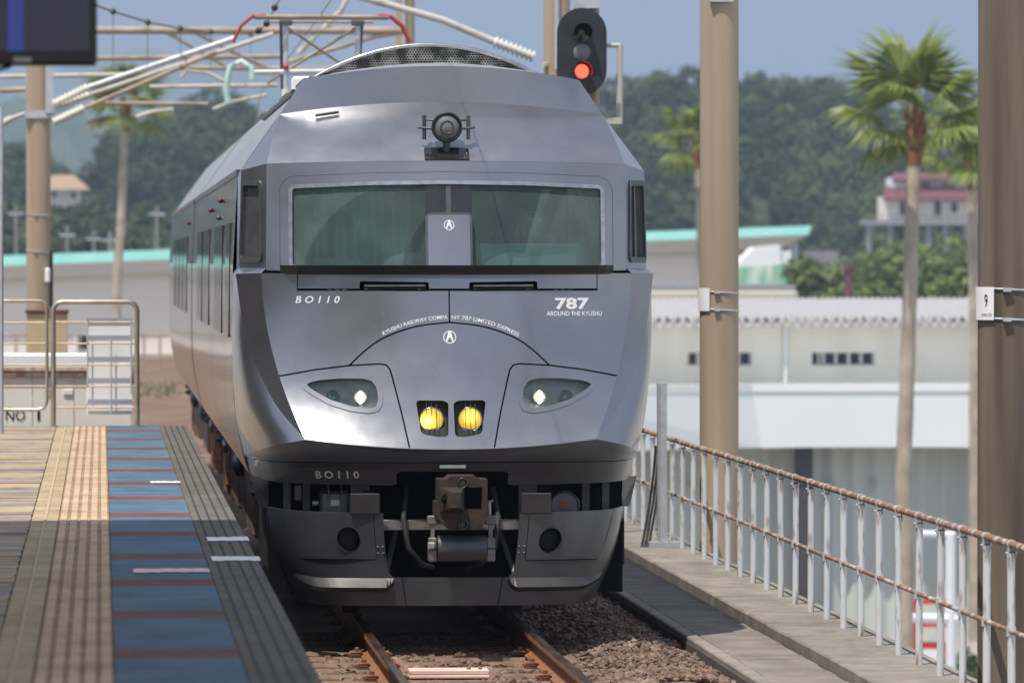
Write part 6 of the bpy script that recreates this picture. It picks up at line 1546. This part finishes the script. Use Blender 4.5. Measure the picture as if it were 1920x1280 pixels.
def bush(label, px, py, wpx, hpx, Y, seed, n=1400, grp='bushes beyond the warehouse', size=.16, foot=None):
    c = W(px, py, Y); k = Y / FPX; base = Vector((c.x, Y, GZ if foot is None else foot)); o = tag(empty('leafy_tree', base), label, 'tree', grp)
    r = random.Random(seed); V = []
    for i in range(6):
        off = Vector((r.uniform(-.5, .5) * wpx * k * .8, r.uniform(-.4, .4) * wpx * k * .5, r.uniform(-.4, .25) * hpx * k * .8)); q = c - base + off; rr = wpx * k * r.uniform(.24, .36)
        V.append(leaves(q, (rr, rr, min(rr, hpx * k * .42)), n // 6, size, seed * 10 + i))
    quads('crown', np.concatenate(V), 'bush_leaf', o)
    m = MB(); h = c.z - base.z; m.tube([(0, 0, 0), (.1, 0, h * .5), (0, 0, h)], [.16, .12, .07], 8)
    for i in range(5): an = i * 1.3; m.tube([(.05, 0, h * .6), (math.cos(an) * wpx * k * .25, math.sin(an) * .4, h + hpx * k * .15)], [.06, .02], 5)
    m.build('trunk', 'trunk', o)
bush('low round bush left of the red post', 1550, 530, 130, 90, 236, 1); bush('yellow-green bush in front of the red post', 1615, 560, 130, 60, 232, 2)
bush('broad green tree behind the large palm trunk', 1690, 532, 170, 100, 245, 3, 2200); bush('green tree beside the right-edge pole', 1785, 535, 140, 110, 240, 4, 1800)
bush('small tree top on the slope under the stilted terrace', 1665, 482, 140, 60, 300, 5, 1200); bush('dark tree right under the stilted terrace', 1800, 480, 160, 90, 320, 7, 1600)
bush('green bush at the foot of the right-edge pole by the vending machine', 1836, 1262, 110, 120, 128, 6, 1600, 'bushes by the vending machine', .10); bush('low weeds left of the vending machine', 1690, 1262, 60, 60, 128, 8, 500, 'bushes by the vending machine', .08)

def prof(tab, px):
    for (a, b), (c, d) in zip(tab, tab[1:]):
        if a <= px <= c: t = (px - a) / (c - a); t = t * t * (3 - 2 * t); return b + (d - b) * t
    return tab[0][1] if px < tab[0][0] else tab[-1][1]
HILLS = []
def hill(name, tab, Y0, Y1, ybase, px0, px1, drop, mat, n=120, rough=0., seed=1):
    m = MB(); g = random.Random(seed); ph = [g.uniform(0, 6) for _ in range(8)]
    def f(a, v):
        px = px0 + (px1 - px0) * a; yt = prof(tab, px) + drop
        Y = Y0 + (Y1 - Y0) * v
        if v <= .8: t = v / .8; py = ybase + (yt - ybase) * math.sin(t * math.pi / 2) ** .8
        else: py = yt + (v - .8) * 200
        p = W(px, py, Y)
        if rough and v > .15: p.z += rough * sum(math.sin(px * fr + ph[k] + v * 13 * (k + 1)) / (k + 1.5) for k, fr in enumerate((.05, .11, .23, .41, .7, 1.1)))
        return p
    m.grid(n, 24, f); HILLS.append(f); o = tag(m.build(name, mat), kind='structure'); return f
TABR = [(900, 235), (1140, 205), (1180, 165), (1205, 148), (1290, 158), (1340, 160), (1410, 150), (1440, 168), (1490, 190), (1560, 192), (1620, 200), (1700, 215), (1790, 205), (1900, 190), (2050, 180)]
TABL = [(-150, 300), (30, 285), (90, 330), (150, 385), (185, 340), (205, 280), (260, 245), (330, 228), (400, 205), (450, 192), (540, 190), (800, 215)]
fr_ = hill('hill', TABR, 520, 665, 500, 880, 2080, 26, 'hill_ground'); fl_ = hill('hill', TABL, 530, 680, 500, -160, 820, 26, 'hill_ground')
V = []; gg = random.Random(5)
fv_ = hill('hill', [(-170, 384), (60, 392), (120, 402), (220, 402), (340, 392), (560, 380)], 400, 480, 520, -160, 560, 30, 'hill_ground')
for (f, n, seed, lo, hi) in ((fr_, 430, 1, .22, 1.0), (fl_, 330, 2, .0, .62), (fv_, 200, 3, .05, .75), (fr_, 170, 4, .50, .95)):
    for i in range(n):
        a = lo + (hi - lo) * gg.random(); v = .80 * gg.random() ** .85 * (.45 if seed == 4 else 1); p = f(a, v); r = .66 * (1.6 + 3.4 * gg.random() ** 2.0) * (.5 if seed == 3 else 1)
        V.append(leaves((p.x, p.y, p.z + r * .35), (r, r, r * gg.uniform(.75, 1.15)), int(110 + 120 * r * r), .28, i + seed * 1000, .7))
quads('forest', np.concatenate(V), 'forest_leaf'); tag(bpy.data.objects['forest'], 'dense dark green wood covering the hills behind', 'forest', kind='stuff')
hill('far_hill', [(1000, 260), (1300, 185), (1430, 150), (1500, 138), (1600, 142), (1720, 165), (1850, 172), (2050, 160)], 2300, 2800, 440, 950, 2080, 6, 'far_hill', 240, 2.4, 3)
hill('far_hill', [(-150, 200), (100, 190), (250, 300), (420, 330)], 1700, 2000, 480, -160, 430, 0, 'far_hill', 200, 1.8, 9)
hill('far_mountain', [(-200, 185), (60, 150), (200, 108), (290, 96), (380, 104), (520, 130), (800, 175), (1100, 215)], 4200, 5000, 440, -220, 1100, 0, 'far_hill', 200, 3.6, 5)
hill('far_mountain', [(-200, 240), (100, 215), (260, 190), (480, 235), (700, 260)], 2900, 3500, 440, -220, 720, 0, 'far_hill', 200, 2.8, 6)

hill('far_mountain', [(-400, -170), (300, -210), (900, -240), (1500, -200), (2300, -230)], 6200, 7400, 470, -500, 2400, 0, 'mountain_hazed', 200, 5.0, 8)  # backdrop range added to give the sky strip its hazy blue tone
# ================================================================== air
m = MB(); m.box((-8000, -700, GZ - 1.5), (8000, 8000, 560)); hz = m.build('haze', None); tag(hz, kind='stuff', label='pale bluish haze filling the air')
hm = bpy.data.materials.new('haze'); hm.use_nodes = True; t = hm.node_tree
for n in list(t.nodes):
    if n.type != 'OUTPUT_MATERIAL': t.nodes.remove(n)
pv = t.nodes.new('ShaderNodeVolumePrincipled'); pv.inputs['Color'].default_value = (.58, .75, 1, 1); pv.inputs['Density'].default_value = .00034; pv.inputs['Anisotropy'].default_value = 0.0
t.links.new(pv.outputs[0], [n for n in t.nodes if n.type == 'OUTPUT_MATERIAL'][0].inputs['Volume']); hz.data.materials.append(hm)
